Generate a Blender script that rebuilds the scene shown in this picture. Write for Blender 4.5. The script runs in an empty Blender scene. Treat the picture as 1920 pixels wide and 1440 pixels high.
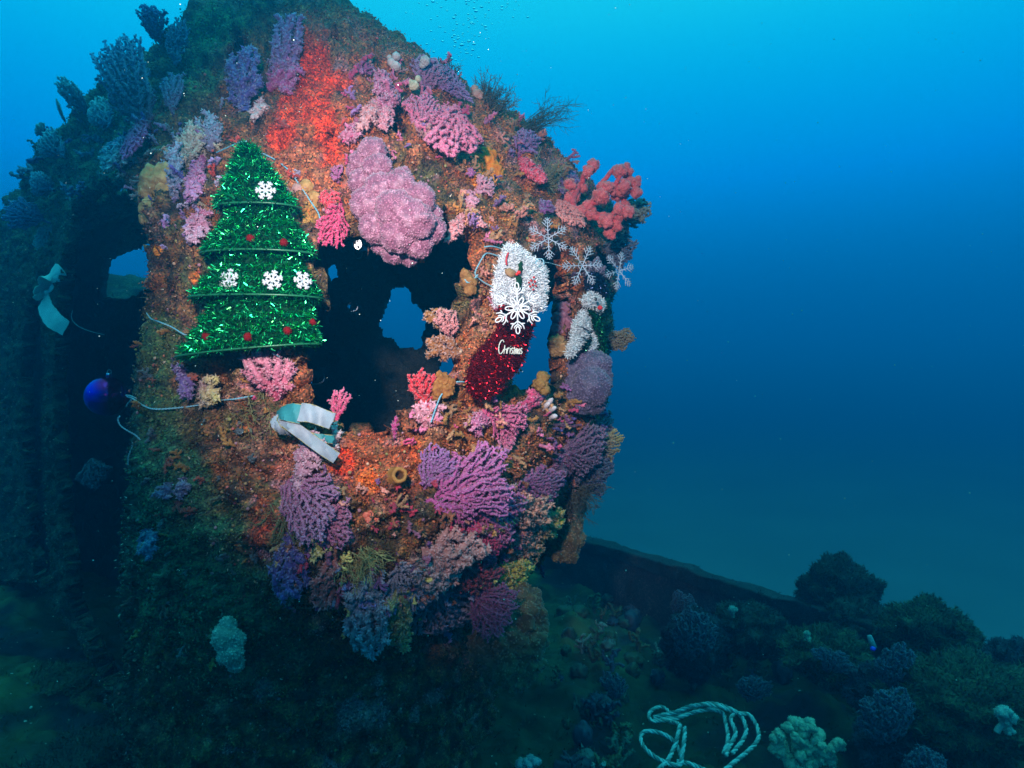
import bpy, math, random
import numpy as np
from mathutils import Vector

C = bpy.context.scene.collection
scene = bpy.context.scene
F = 1251.0                      # focal length in photo pixels (1920 wide)
def at(px, py, Y):
    return np.array([(px - 960.0) / F * Y, Y, (720.0 - py) / F * Y])

# ------------------------------------------------------------------ camera
cd = bpy.data.cameras.new('camera'); cam = bpy.data.objects.new('camera', cd); C.objects.link(cam)
cd.sensor_width = 36.0; cd.lens = 36.0 * F / 1920.0
cd.clip_start = 0.02; cd.clip_end = 400.0
cam.location = (0, 0, 0); cam.rotation_euler = (math.pi / 2, 0, 0)
scene.camera = cam

# ------------------------------------------------------------------ water light (world), sun, strobe
w = bpy.data.worlds.new('World'); scene.world = w; w.use_nodes = True
nt = w.node_tree; nt.nodes.clear()
wo = nt.nodes.new('ShaderNodeOutputWorld'); bg = nt.nodes.new('ShaderNodeBackground')
tc = nt.nodes.new('ShaderNodeTexCoord'); sx = nt.nodes.new('ShaderNodeSeparateXYZ')
nt.links.new(tc.outputs['Generated'], sx.inputs[0])
mr = nt.nodes.new('ShaderNodeMapRange'); mr.inputs['From Min'].default_value = -1; mr.inputs['From Max'].default_value = 1
nt.links.new(sx.outputs['Z'], mr.inputs['Value'])
rp = nt.nodes.new('ShaderNodeValToRGB'); rp.color_ramp.interpolation = 'B_SPLINE'
WORLD_RAMP = [(0.0, (0.0, 0.02, 0.04)), (0.42, (0.0, 0.056, 0.19)), (0.52, (0.0, 0.102, 0.29)), (0.59, (0.0, 0.195, 0.53)),
              (0.66, (0.0, 0.41, 1.17)), (0.74, (0.0, 0.63, 1.75)), (0.86, (0.04, 1.25, 2.8)), (1.0, (0.10, 1.8, 4.0))]
while len(rp.color_ramp.elements) < len(WORLD_RAMP): rp.color_ramp.elements.new(0.5)
for e, (p, c) in zip(rp.color_ramp.elements, WORLD_RAMP):
    e.position = p; e.color = (*c, 1)
nt.links.new(mr.outputs[0], rp.inputs[0])
nt.links.new(rp.outputs[0], bg.inputs['Color']); bg.inputs['Strength'].default_value = 1.0
nt.links.new(bg.outputs[0], wo.inputs['Surface'])

sd = bpy.data.lights.new('sun', 'SUN'); sun = bpy.data.objects.new('sun', sd); C.objects.link(sun)
sd.energy = 1.65; sd.angle = math.radians(40); sd.color = (0.01, 0.50, 0.52)
sun.rotation_euler = (math.radians(12), math.radians(14), 0)

# the photographer's strobe, held up and to the left of the camera
st = bpy.data.lights.new('strobe', 'SPOT'); strobe = bpy.data.objects.new('strobe', st); C.objects.link(strobe)
st.energy = 240.0; st.color = (1.0, 0.93, 0.88); st.spot_size = math.radians(53); st.spot_blend = 1.0; st.shadow_soft_size = 0.035
strobe.location = (-0.22, -0.12, 0.42)
aim = Vector(at(800, 505, 1.45)) - strobe.location
strobe.rotation_euler = aim.to_track_quat('-Z', 'Y').to_euler()

vs = scene.view_settings
vs.view_transform = 'Standard'; vs.look = 'None'; vs.exposure = 0.0; vs.gamma = 1.0
scene.cycles.volume_bounces = 0
scene.cycles.max_bounces = 6; scene.cycles.diffuse_bounces = 3; scene.cycles.glossy_bounces = 3
scene.cycles.transmission_bounces = 4
scene.cycles.use_denoising = True

# ------------------------------------------------------------------ helpers
def nrm(v):
    return v / np.maximum(np.linalg.norm(v, axis=-1, keepdims=True), 1e-9)

def _hash(ix, iy, iz, s):
    h = (ix * 374761393 + iy * 668265263 + iz * 2147483647 + s * 974634777) & 0xFFFFFFFF
    h = ((h ^ (h >> 13)) * 1274126177) & 0xFFFFFFFF
    h = ((h ^ (h >> 16)) * 2246822519) & 0xFFFFFFFF
    h = h ^ (h >> 15)
    return (h & 0xFFFFFF) / float(0xFFFFFF)

def vnoise(P, scale=1.0, s=0):
    p = np.asarray(P) * scale
    i = np.floor(p).astype(np.int64); f = p - i; u = f * f * (3 - 2 * f)
    r = 0
    for dx in (0, 1):
        for dy in (0, 1):
            for dz in (0, 1):
                wgt = (u[:, 0] if dx else 1 - u[:, 0]) * (u[:, 1] if dy else 1 - u[:, 1]) * (u[:, 2] if dz else 1 - u[:, 2])
                r = r + wgt * _hash(i[:, 0] + dx, i[:, 1] + dy, i[:, 2] + dz, s)
    return r                      # 0..1

def fbm(P, scale, octv=4, s=0):
    a, t, r = 1.0, 0.0, 0
    for k in range(octv):
        r = r + a * vnoise(P, scale * 2 ** k, s + k); t += a; a *= 0.55
    return r / t

def worley(P, scale, s=0):
    p = np.asarray(P) * scale; i = np.floor(p).astype(np.int64)
    d1 = np.full(len(p), 9.0); cid = np.zeros(len(p))
    for dx in (-1, 0, 1):
        for dy in (-1, 0, 1):
            for dz in (-1, 0, 1):
                c = i + np.array([dx, dy, dz])
                q = c + np.stack([_hash(c[:, 0], c[:, 1], c[:, 2], s + k) for k in (1, 2, 3)], 1)
                d = np.linalg.norm(p - q, axis=1); m = d < d1
                d1[m] = d[m]; cid[m] = _hash(c[:, 0], c[:, 1], c[:, 2], s + 7)[m]
    return d1, cid

def lerp(a, b, t):
    return a + (b - a) * t
def sstep(a, b, x):
    t = np.clip((x - a) / (b - a), 0, 1); return t * t * (3 - 2 * t)

class MB:                          # collects triangles / quads with a colour per vertex
    def __init__(s): s.v = []; s.t = []; s.q = []; s.c = []; s.n = 0
    def add(s, v, tris=None, quads=None, col=(0.5, 0.5, 0.5)):
        v = np.asarray(v, float).reshape(-1, 3)
        col = np.broadcast_to(np.asarray(col, float), (len(v), 3))
        if tris is not None and len(tris): s.t.append(np.asarray(tris, np.int64).reshape(-1, 3) + s.n)
        if quads is not None and len(quads): s.q.append(np.asarray(quads, np.int64).reshape(-1, 4) + s.n)
        s.v.append(v); s.c.append(col); s.n += len(v); return s
    def inst(s, tv, tt, pos, nor, size, col, rng, stretch=1.0, tipcol=None):
        # copies of a small template with its z axis along nor
        n = len(pos)
        if n == 0: return s
        nor = nrm(np.asarray(nor, float)); a = nrm(np.cross(nor, nrm(rng.normal(size=(n, 3))))); b = np.cross(nor, a)
        size = np.broadcast_to(np.asarray(size, float), (n,))[:, None, None]
        tz = tv[None, :, 2:3] * stretch
        V = np.asarray(pos)[:, None, :] + size * (tv[None, :, 0:1] * a[:, None, :] + tv[None, :, 1:2] * b[:, None, :] + tz * nor[:, None, :])
        T = (tt[None] + (np.arange(n) * len(tv))[:, None, None]).reshape(-1, 3)
        col = np.broadcast_to(np.asarray(col, float), (n, 3))
        cc = np.repeat(col[:, None, :], len(tv), 1)
        if tipcol is not None:
            zz = np.clip(tv[:, 2] / max(tv[:, 2].max(), 1e-6), 0, 1)[None, :, None]
            cc = cc * (1 - zz) + np.asarray(tipcol, float).reshape(-1, 1, 3) * zz
        return s.add(V.reshape(-1, 3), T, None, cc.reshape(-1, 3))
    def build(s, name, mat, parent=None, smooth=True):
        v = np.concatenate(s.v) if s.v else np.zeros((0, 3)); c = np.concatenate(s.c) if s.c else np.zeros((0, 3))
        t = np.concatenate(s.t) if s.t else np.zeros((0, 3), np.int64); q = np.concatenate(s.q) if s.q else np.zeros((0, 4), np.int64)
        me = bpy.data.meshes.new(name)
        me.vertices.add(len(v))
        q_ = parent
        while q_ is not None: v = v - np.array(q_.location); q_ = q_.parent
        me.vertices.foreach_set('co', v.astype(np.float32).ravel())
        me.loops.add(t.size + q.size)
        me.loops.foreach_set('vertex_index', np.concatenate([t.ravel(), q.ravel()]).astype(np.int32))
        me.polygons.add(len(t) + len(q))
        ls = np.concatenate([np.arange(len(t)) * 3, t.size + np.arange(len(q)) * 4]).astype(np.int32)
        me.polygons.foreach_set('loop_start', ls)
        me.polygons.foreach_set('use_smooth', np.full(len(t) + len(q), smooth, bool))
        me.update(calc_edges=True)
        ca = me.color_attributes.new('Col', 'FLOAT_COLOR', 'POINT')
        ca.data.foreach_set('color', np.concatenate([np.clip(c, 0, 1), np.ones((len(c), 1))], 1).astype(np.float32).ravel())
        me.materials.append(mat)
        o = bpy.data.objects.new(name, me); C.objects.link(o)
        if parent is not None: o.parent = parent
        return o

def tag(o, label=None, cat=None, group=None, kind=None):
    if label: o['label'] = label
    if cat: o['category'] = cat
    if group: o['group'] = group
    if kind: o['kind'] = kind
    return o
def empty(name, loc):
    o = bpy.data.objects.new(name, None); C.objects.link(o); o.location = tuple(float(x) for x in loc); o.empty_display_size = 0.02; return o

# ------------------------------------------------------------------ materials
def mat_vcol(name, rough=0.7, spec=0.3, metal=0.0, var=0.35, vscale=60, bump=0.3, bscale=250, sheen=0.0, coat=0.0, sss=0.0):
    m = bpy.data.materials.new(name); m.use_nodes = True; n = m.node_tree; b = n.nodes['Principled BSDF']
    at_ = n.nodes.new('ShaderNodeAttribute'); at_.attribute_name = 'Col'
    t = n.nodes.new('ShaderNodeTexCoord'); nz = n.nodes.new('ShaderNodeTexNoise'); nz.inputs['Scale'].default_value = vscale; nz.inputs['Detail'].default_value = 6
    n.links.new(t.outputs['Object'], nz.inputs['Vector'])
    mrr = n.nodes.new('ShaderNodeMapRange'); mrr.inputs['To Min'].default_value = 1 - var; mrr.inputs['To Max'].default_value = 1 + var
    mrr.inputs['From Min'].default_value = 0.25; mrr.inputs['From Max'].default_value = 0.75
    n.links.new(nz.outputs[0], mrr.inputs['Value'])
    mx = n.nodes.new('ShaderNodeVectorMath'); mx.operation = 'SCALE'
    n.links.new(at_.outputs['Color'], mx.inputs[0]); n.links.new(mrr.outputs[0], mx.inputs['Scale'])
    n.links.new(mx.outputs[0], b.inputs['Base Color'])
    b.inputs['Roughness'].default_value = rough; b.inputs['Metallic'].default_value = metal
    b.inputs['Specular IOR Level'].default_value = spec
    b.inputs['Sheen Weight'].default_value = sheen
    b.inputs['Coat Weight'].default_value = coat
    if sss:
        b.inputs['Subsurface Weight'].default_value = sss; b.inputs['Subsurface Scale'].default_value = 0.01
    if bump:
        n2 = n.nodes.new('ShaderNodeTexNoise'); n2.inputs['Scale'].default_value = bscale; n2.inputs['Detail'].default_value = 5
        n.links.new(t.outputs['Object'], n2.inputs['Vector'])
        bp = n.nodes.new('ShaderNodeBump'); bp.inputs['Strength'].default_value = bump; bp.inputs['Distance'].default_value = 0.004
        n.links.new(n2.outputs[0], bp.inputs['Height']); n.links.new(bp.outputs[0], b.inputs['Normal'])
    return m
M = {}
def crust_mat():
    m = mat_vcol('encrusted_steel', 0.7, 0.4, var=0.6, vscale=55, bump=1.0, bscale=170); n = m.node_tree; b = n.nodes['Principled BSDF']
    src = b.inputs['Base Color'].links[0].from_socket; t = n.nodes.new('ShaderNodeTexCoord')
    vo = n.nodes.new('ShaderNodeTexVoronoi'); vo.inputs['Scale'].default_value = 260; n.links.new(t.outputs['Object'], vo.inputs['Vector'])
    hsv = n.nodes.new('ShaderNodeSeparateColor'); n.links.new(vo.outputs['Color'], hsv.inputs[0])
    r = n.nodes.new('ShaderNodeValToRGB'); r.color_ramp.interpolation = 'CONSTANT'; n.links.new(hsv.outputs[0], r.inputs[0])
    E = [(0.0, (0.25, 0.22, 0.2)), (0.24, (0.6, 0.62, 0.6)), (0.5, (1, 1, 1)), (0.74, (1.5, 1.0, 0.75)), (0.86, (0.95, 1.25, 0.8)), (0.94, (2.2, 1.9, 1.7))]
    while len(r.color_ramp.elements) < len(E): r.color_ramp.elements.new(0.5)
    for e, (p, c) in zip(r.color_ramp.elements, E): e.position = p; e.color = (*c, 1)
    mu = n.nodes.new('ShaderNodeVectorMath'); mu.operation = 'MULTIPLY'; n.links.new(src, mu.inputs[0]); n.links.new(r.outputs[0], mu.inputs[1]); n.links.new(mu.outputs[0], b.inputs['Base Color']); return m
M['crust'] = crust_mat(); _old = mat_vcol('encrusted_steel', 0.75, 0.35, var=0.55, vscale=45, bump=0.9, bscale=160)
M['turf'] = mat_vcol('encrusting_turf', 0.6, 0.45, var=0.3, vscale=80, bump=0)
M['coral'] = mat_vcol('coral_tissue', 0.55, 0.4, var=0.25, vscale=120, bump=0.3, bscale=500, sheen=0.2)
M['polyp'] = mat_vcol('coral_polyps', 0.5, 0.45, var=0.2, vscale=200, bump=0, sheen=0.2)
M['sponge'] = mat_vcol('sponge_tissue', 0.8, 0.2, var=0.3, vscale=60, bump=0.6, bscale=180)
M['deck'] = mat_vcol('silted_deck', 0.85, 0.2, var=0.6, vscale=9, bump=0.9, bscale=60)
M['sand'] = mat_vcol('seabed_sand', 0.9, 0.1, var=0.15, vscale=0.4, bump=0.2, bscale=6)
M['foil'] = mat_vcol('tinsel_foil', 0.27, 0.8, metal=0.9, var=0.3, vscale=300, bump=0)
M['white_tinsel'] = mat_vcol('white_tinsel', 0.35, 0.6, var=0.05, vscale=300, bump=0)
M['satin'] = mat_vcol('satin_ribbon', 0.5, 0.35, var=0.2, vscale=22, bump=0.25, bscale=26)
M['plastic'] = mat_vcol('plastic', 0.35, 0.5, var=0.06, vscale=60, bump=0.05, bscale=300)
M['glitter'] = mat_vcol('glitter_plastic', 0.3, 0.6, var=0.2, vscale=600, bump=0.5, bscale=900)
M['wire'] = mat_vcol('tie_wire', 0.4, 0.5, var=0.15, vscale=80, bump=0)
M['rope'] = mat_vcol('rope_fibre', 0.6, 0.35, var=0.25, vscale=120, bump=0.3, bscale=400)
M['bauble'] = mat_vcol('bauble_foil', 0.19, 0.6, metal=0.9, var=0.15, vscale=14, bump=0.05, bscale=40)
M['felt'] = mat_vcol('felt_cloth', 0.9, 0.15, var=0.25, vscale=90, bump=0.4, bscale=400)
def glass_mat():
    m = bpy.data.materials.new('clear_plastic'); m.use_nodes = True; b = m.node_tree.nodes['Principled BSDF']
    b.inputs['Base Color'].default_value = (0.85, 0.95, 1, 1); b.inputs['Transmission Weight'].default_value = 1.0
    b.inputs['Roughness'].default_value = 0.05; b.inputs['IOR'].default_value = 1.12
    return m
M['glass'] = glass_mat()
def bubble_mat():
    m = bpy.data.materials.new('air_bubble'); m.use_nodes = True; b = m.node_tree.nodes['Principled BSDF']
    b.inputs['Base Color'].default_value = (1, 1, 1, 1); b.inputs['Transmission Weight'].default_value = 1.0; b.inputs['IOR'].default_value = 0.78; b.inputs['Roughness'].default_value = 0.0
    return m
M['bubble'] = bubble_mat()
def lamp_mat():
    m = bpy.data.materials.new('lamp_lens'); m.use_nodes = True; n = m.node_tree; b = n.nodes['Principled BSDF']
    b.inputs['Base Color'].default_value = (0.05, 0.05, 0.06, 1); b.inputs['Emission Color'].default_value = (1, 0.93, 0.92, 1)
    t = n.nodes.new('ShaderNodeTexCoord'); z = n.nodes.new('ShaderNodeTexNoise'); z.inputs['Scale'].default_value = 120; z.inputs['Detail'].default_value = 3; n.links.new(t.outputs['Object'], z.inputs['Vector'])
    r = n.nodes.new('ShaderNodeMapRange'); r.inputs['From Min'].default_value = 0.44; r.inputs['From Max'].default_value = 0.6; r.inputs['To Min'].default_value = 0.05; r.inputs['To Max'].default_value = 6.0
    n.links.new(z.outputs[0], r.inputs['Value']); n.links.new(r.outputs[0], b.inputs['Emission Strength']); return m
M['lamp'] = lamp_mat()

# ------------------------------------------------------------------ templates
def ring_t(k, r, z, ph=0):
    a = np.arange(k) * 2 * math.pi / k + ph; return np.stack([r * np.cos(a), r * np.sin(a), np.full(k, z)], 1)
CONE_V = np.concatenate([ring_t(5, 1.0, 0.0), [[0, 0, 1.15]]]); CONE_T = np.array([[i, (i + 1) % 5, 5] for i in range(5)])
def dome():
    v = np.concatenate([ring_t(6, 1.0, -0.1), ring_t(6, 0.82, 0.62, 0.5), [[0, 0, 1.0]]]); t = []
    for i in range(6):
        j = (i + 1) % 6; t += [[i, j, 6 + i], [j, 6 + j, 6 + i], [6 + i, 6 + j, 12]]
    return v, np.array(t)
DOME_V, DOME_T = dome()
OCT_V = np.array([[1, 0, 0], [-1, 0, 0], [0, 1, 0], [0, -1, 0], [0, 0, 1], [0, 0, -1]], float)
OCT_T = np.array([[0, 2, 4], [2, 1, 4], [1, 3, 4], [3, 0, 4], [2, 0, 5], [1, 2, 5], [3, 1, 5], [0, 3, 5]])
BLADE_V = np.array([[-0.26, 0, 0], [0.26, 0, 0], [0.16, 0.25, 0.6], [-0.05, 0.7, 1.15]]); BLADE_T = np.array([[0, 1, 2], [0, 2, 3]])
def ico(sub):
    import bmesh
    bm = bmesh.new(); bmesh.ops.create_icosphere(bm, subdivisions=sub, radius=1.0)
    bm.verts.ensure_lookup_table()
    v = np.array([x.co[:] for x in bm.verts]); t = np.array([[x.index for x in f.verts] for f in bm.faces]); bm.free(); return v, t
ICO = {k: ico(k) for k in (1, 2, 3, 4, 5)}

def tube(mb, pts, r, col, k=6, caps=True):
    pts = np.asarray(pts, float); n = len(pts); r = np.broadcast_to(np.asarray(r, float), (n,))
    t = nrm(np.gradient(pts, axis=0)); ref = np.array([0.3, 0.9, 0.2]); a = None; V = []
    for i in range(n):
        if a is None: a = np.cross(t[i], ref); 
        a = a - t[i] * np.dot(a, t[i])
        if np.linalg.norm(a) < 1e-6: a = np.cross(t[i], [1, 0, 0.1])
        a = a / np.linalg.norm(a); b = np.cross(t[i], a)
        th = np.arange(k) * 2 * math.pi / k
        V.append(pts[i] + r[i] * (np.cos(th)[:, None] * a + np.sin(th)[:, None] * b))
    V = np.concatenate(V); q = []
    for i in range(n - 1):
        for j in range(k):
            q.append([i * k + j, i * k + (j + 1) % k, (i + 1) * k + (j + 1) % k, (i + 1) * k + j])
    tr = []
    if caps:
        V = np.concatenate([V, pts[:1], pts[-1:]])
        for j in range(k):
            tr.append([n * k, (j + 1) % k, j]); tr.append([n * k + 1, (n - 1) * k + j, (n - 1) * k + (j + 1) % k])
    if np.ndim(col) == 2:
        col = np.concatenate([np.repeat(col, k, 0), col[:1], col[-1:]] if caps else [np.repeat(col, k, 0)])
    mb.add(V, tr, q, col)

def segs(mb, A, B, ra, rb, ca, cb, k=6):
    # many independent tapered prisms
    n = len(A); d = nrm(B - A); ref = np.where(np.abs(d[:, :1]) < 0.9, np.array([[1., 0, 0]]), np.array([[0, 1., 0]]))
    a = nrm(np.cross(d, ref)); b = np.cross(d, a); th = np.arange(k) * 2 * math.pi / k
    ring = np.cos(th)[None, :, None] * a[:, None] + np.sin(th)[None, :, None] * b[:, None]
    V = np.concatenate([A[:, None] + ra[:, None, None] * ring, B[:, None] + rb[:, None, None] * ring, (B + d * rb[:, None] * 0.8)[:, None]], 1)
    q = np.array([[j, (j + 1) % k, k + (j + 1) % k, k + j] for j in range(k)]); t = np.array([[k + j, k + (j + 1) % k, 2 * k] for j in range(k)])
    off = (np.arange(n) * (2 * k + 1))[:, None, None]
    col = np.concatenate([np.repeat(ca[:, None], k, 1), np.repeat(cb[:, None], k + 1, 1)], 1)
    mb.add(V.reshape(-1, 3), (t[None] + off).reshape(-1, 3), (q[None] + off).reshape(-1, 4), col.reshape(-1, 3))

def smooth_path(pts, per=8):
    P = np.asarray(pts, float); P = np.concatenate([2 * P[:1] - P[1:2], P, 2 * P[-1:] - P[-2:-1]])
    out = []
    for i in range(1, len(P) - 2):
        t = np.linspace(0, 1, per, endpoint=False)[:, None]; a, b, c, d = P[i - 1], P[i], P[i + 1], P[i + 2]
        out.append(0.5 * ((2 * b) + (c - a) * t + (2 * a - 5 * b + 4 * c - d) * t * t + (3 * b - a - 3 * c + d) * t ** 3))
    out.append(P[-2:-1]); return np.concatenate(out)

def in_poly(px, py, poly):
    inside = np.zeros(len(px), bool); n = len(poly); j = n - 1
    for i in range(n):
        xi, yi = poly[i]; xj, yj = poly[j]
        c = ((yi > py) != (yj > py)) & (px < (xj - xi) * (py - yi) / (yj - yi + 1e-12) + xi)
        inside ^= c; j = i
    return inside

# ================================================================== SETTING
DECK_Z = -1.2
# sandy seabed far below
mb = MB(); g = 140; xs = np.linspace(-42, 42, g); ys = np.linspace(-10, 62, g)
XX, YY = np.meshgrid(xs, ys); P = np.stack([XX.ravel(), YY.ravel(), np.full(g * g, -2.75)], 1)
P[:, 2] += 0.25 * (fbm(P, 0.25, 4, 3) - 0.5)
qd = np.array([[i * g + j, i * g + j + 1, (i + 1) * g + j + 1, (i + 1) * g + j] for i in range(g - 1) for j in range(g - 1)])
mb.add(P, None, qd, (0.16, 0.2, 0.2)); tag(mb.build('seabed', M['sand']), kind='structure')

# silted ship deck
def deck_mesh():
    mb = MB(); nx, ny = 440, 400
    xs = np.linspace(-3.8, 2.6, nx); ys = np.linspace(0.3, 4.7, ny)
    XX, YY = np.meshgrid(xs, ys); P = np.stack([XX.ravel(), YY.ravel(), np.full(nx * ny, DECK_Z)], 1)
    n1 = fbm(P, 2.2, 5, 11); n2 = fbm(P, 12, 3, 17)
    wdk, wik = worley(P, 5.5, 21); wdl, wil = worley(P, 15, 23)
    P[:, 2] += 0.22 * sstep(-0.9, -2.2, P[:, 0]) + 0.20 * (n1 - 0.5) + 0.05 * (n2 - 0.5) + 0.11 * np.clip(0.62 - wdk, 0, 1) * (wik > 0.55) * np.clip((P[:, 0] + 0.2) * 2, 0.25, 1) + 0.035 * np.clip(0.6 - wdl, 0, 1) * (wil > 0.4) + 0.015 * (fbm(P, 40, 3, 27) - 0.5)
    # beyond the bulwark the deck ends
    lim = 4.0 - (P[:, 0] - 0.38) * (1.25 / 0.83) + 0.10
    keep = (P[:, 1] < lim)
    q = np.array([[i * nx + j, i * nx + j + 1, (i + 1) * nx + j + 1, (i + 1) * nx + j] for i in range(ny - 1) for j in range(nx - 1)])
    q = q[keep[q].all(1)]
    c1 = np.array([0.03, 0.045, 0.025]); c2 = np.array([0.085, 0.095, 0.04]); c3 = np.array([0.018, 0.02, 0.03])
    col = lerp(c1, c2, sstep(0.4, 0.65, n1)[:, None]); col = lerp(col, c3, sstep(0.52, 0.7, fbm(P, 3.5, 3, 29))[:, None])
    mb.add(P, None, q, col); return mb
deck = tag(deck_mesh().build('deck', M['deck']), kind='structure')

# ------------------------------------------------------------------ the wheelhouse shell
def net_surface(net, target=0.0075):
    # Catmull-Rom through a control net rows x cols x 3
    net = np.asarray(net, float)
    def refine(A):                                  # along axis 0
        n = A.shape[0]; E = np.concatenate([2 * A[:1] - A[1:2], A, 2 * A[-1:] - A[-2:-1]]); out = []
        for i in range(1, n):
            L = np.linalg.norm(E[i + 1] - E[i], axis=-1).mean(); k = max(2, int(math.ceil(L / target)))
            t = np.linspace(0, 1, k, endpoint=False).reshape(-1, *([1] * (A.ndim - 1))); a, b, c, d = E[i - 1][None], E[i][None], E[i + 1][None], E[i + 2][None]
            out.append(0.5 * ((2 * b) + (c - a) * t + (2 * a - 5 * b + 4 * c - d) * t * t + (3 * b - a - 3 * c + d) * t ** 3))
        out.append(A[-1:]); return np.concatenate(out)
    S = refine(net); S = np.swapaxes(refine(np.swapaxes(S, 0, 1)), 0, 1)
    return S
def grid_normals(S):
    du = np.gradient(S, axis=0); dv = np.gradient(S, axis=1); n = nrm(np.cross(du, dv)); return n

def U(*a): return at(*a)
def down(p, z, dy=0.15): return np.array([p[0], p[1] + dy, z])
cols = []
# every column, top (back of the roof) to bottom: Rb, R1 .. R9
def column(r1, r2, r3, r4, r5, r6, r7, r8, back):
    p = [U(*x) if len(x) == 3 and not isinstance(x, np.ndarray) else x for x in (r1, r2, r3, r4, r5, r6, r7, r8)]
    return [np.array(back)] + p + [down(p[-1], DECK_Z - 0.1)]
COLS = [
 column((-12, 470, 3.5), (-30, 540, 3.45), (-25, 620, 3.4), (-30, 690, 3.4), (-30, 800, 3.4), (-30, 930, 3.4), (-35, 1050, 3.4), (-40, 1110, 3.4), (-2.9, 4.1, 0.55)),
 column((48, 345, 3.1), (36, 430, 3.0), (24, 530, 2.95), (20, 640, 2.95), (20, 800, 2.95), (20, 950, 2.95), (22, 1080, 2.95), (24, 1170, 2.95), (-2.5, 3.9, 0.72)),
 column((112, 266, 2.75), (98, 335, 2.62), (105, 430, 2.55), (95, 620, 2.52), (92, 800, 2.52), (95, 950, 2.52), (112, 1100, 2.52), (130, 1240, 2.5), (-2.0, 3.8, 0.88)),
 column((222, 178, 2.35), (205, 250, 2.17), (195, 360, 2.08), (190, 600, 2.05), (185, 800, 2.05), (180, 950, 2.1), (178, 1100, 2.15), (180, 1260, 2.2), (-1.6, 3.6, 1.08)),
 column((335, 72, 2.05), (300, 200, 1.68), (262, 380, 1.52), (262, 600, 1.48), (245, 800, 1.47), (235, 950, 1.5), (225, 1100, 1.53), (240, 1275, 1.62), (-1.2, 3.4, 1.12)),
 column((440, 5, 1.97), (430, 190, 1.60), (400, 375, 1.45), (400, 600, 1.41), (400, 800, 1.38), (385, 960, 1.38), (365, 1120, 1.42), (375, 1290, 1.56), (-0.9, 3.3, 1.14)),
 column((540, -28, 1.92), (565, 190, 1.57), (585, 380, 1.41), (590, 600, 1.38), (590, 812, 1.35), (590, 960, 1.33), (570, 1120, 1.38), (555, 1275, 1.56), (-0.6, 3.2, 1.14)),
 column((645, 3, 1.92), (700, 215, 1.56), (735, 400, 1.42), (740, 600, 1.40), (740, 818, 1.37), (740, 960, 1.35), (715, 1110, 1.41), (680, 1235, 1.6), (-0.35, 3.1, 1.12)),
 column((778, 86, 1.98), (820, 262, 1.65), (860, 412, 1.50), (890, 600, 1.47), (890, 810, 1.46), (880, 960, 1.46), (840, 1085, 1.52), (790, 1205, 1.70), (-0.1, 3.05, 1.06)),
 column((895, 182, 2.08), (930, 315, 1.82), (985, 430, 1.68), (1000, 600, 1.64), (1000, 800, 1.62), (975, 950, 1.62), (925, 1065, 1.68), (860, 1180, 1.88), (0.1, 3.0, 0.98)),
 column((1008, 252, 2.22), (1040, 375, 2.02), (1088, 465, 1.90), (1092, 610, 1.86), (1088, 790, 1.84), (1050, 930, 1.86), (985, 1045, 1.95), (905, 1160, 2.1), (0.25, 2.95, 0.9)),
 column((1085, 345, 2.42), (1105, 425, 2.28), (1126, 490, 2.18), (1124, 630, 2.15), (1122, 790, 2.12), (1095, 925, 2.15), (1015, 1040, 2.22), (930, 1140, 2.35), (0.42, 2.95, 0.8)),
 column(np.array([0.40, 2.85, 0.60]), np.array([0.42, 2.82, 0.5]), np.array([0.41, 2.8, 0.38]), np.array([0.40, 2.8, 0.15]), np.array([0.33, 2.8, -0.18]), np.array([0.24, 2.8, -0.42]), np.array([0.06, 2.8, -0.65]), np.array([-0.1, 2.8, -0.85]), (0.52, 3.0, 0.68)),
 column(np.array([0.36, 3.25, 0.60]), np.array([0.38, 3.25, 0.5]), np.array([0.38, 3.25, 0.38]), np.array([0.37, 3.25, 0.15]), np.array([0.36, 3.25, -0.18]), np.array([0.18, 3.25, -0.42]), np.array([0.0, 3.25, -0.65]), np.array([-0.12, 3.25, -0.85]), (0.42, 3.28, 0.66)),
]
NET = np.array(COLS).transpose(1, 0, 2)                 # rows x cols x 3
S = net_surface(NET, 0.0078); nu, nv = S.shape[:2]
N = grid_normals(S); flip = np.sign(np.sum(N * (np.array([-0.6, 2.9, 0.0]) - S), -1).mean())
if flip > 0: N = -N
P0 = S.reshape(-1, 3); Nn = N.reshape(-1, 3)
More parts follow.
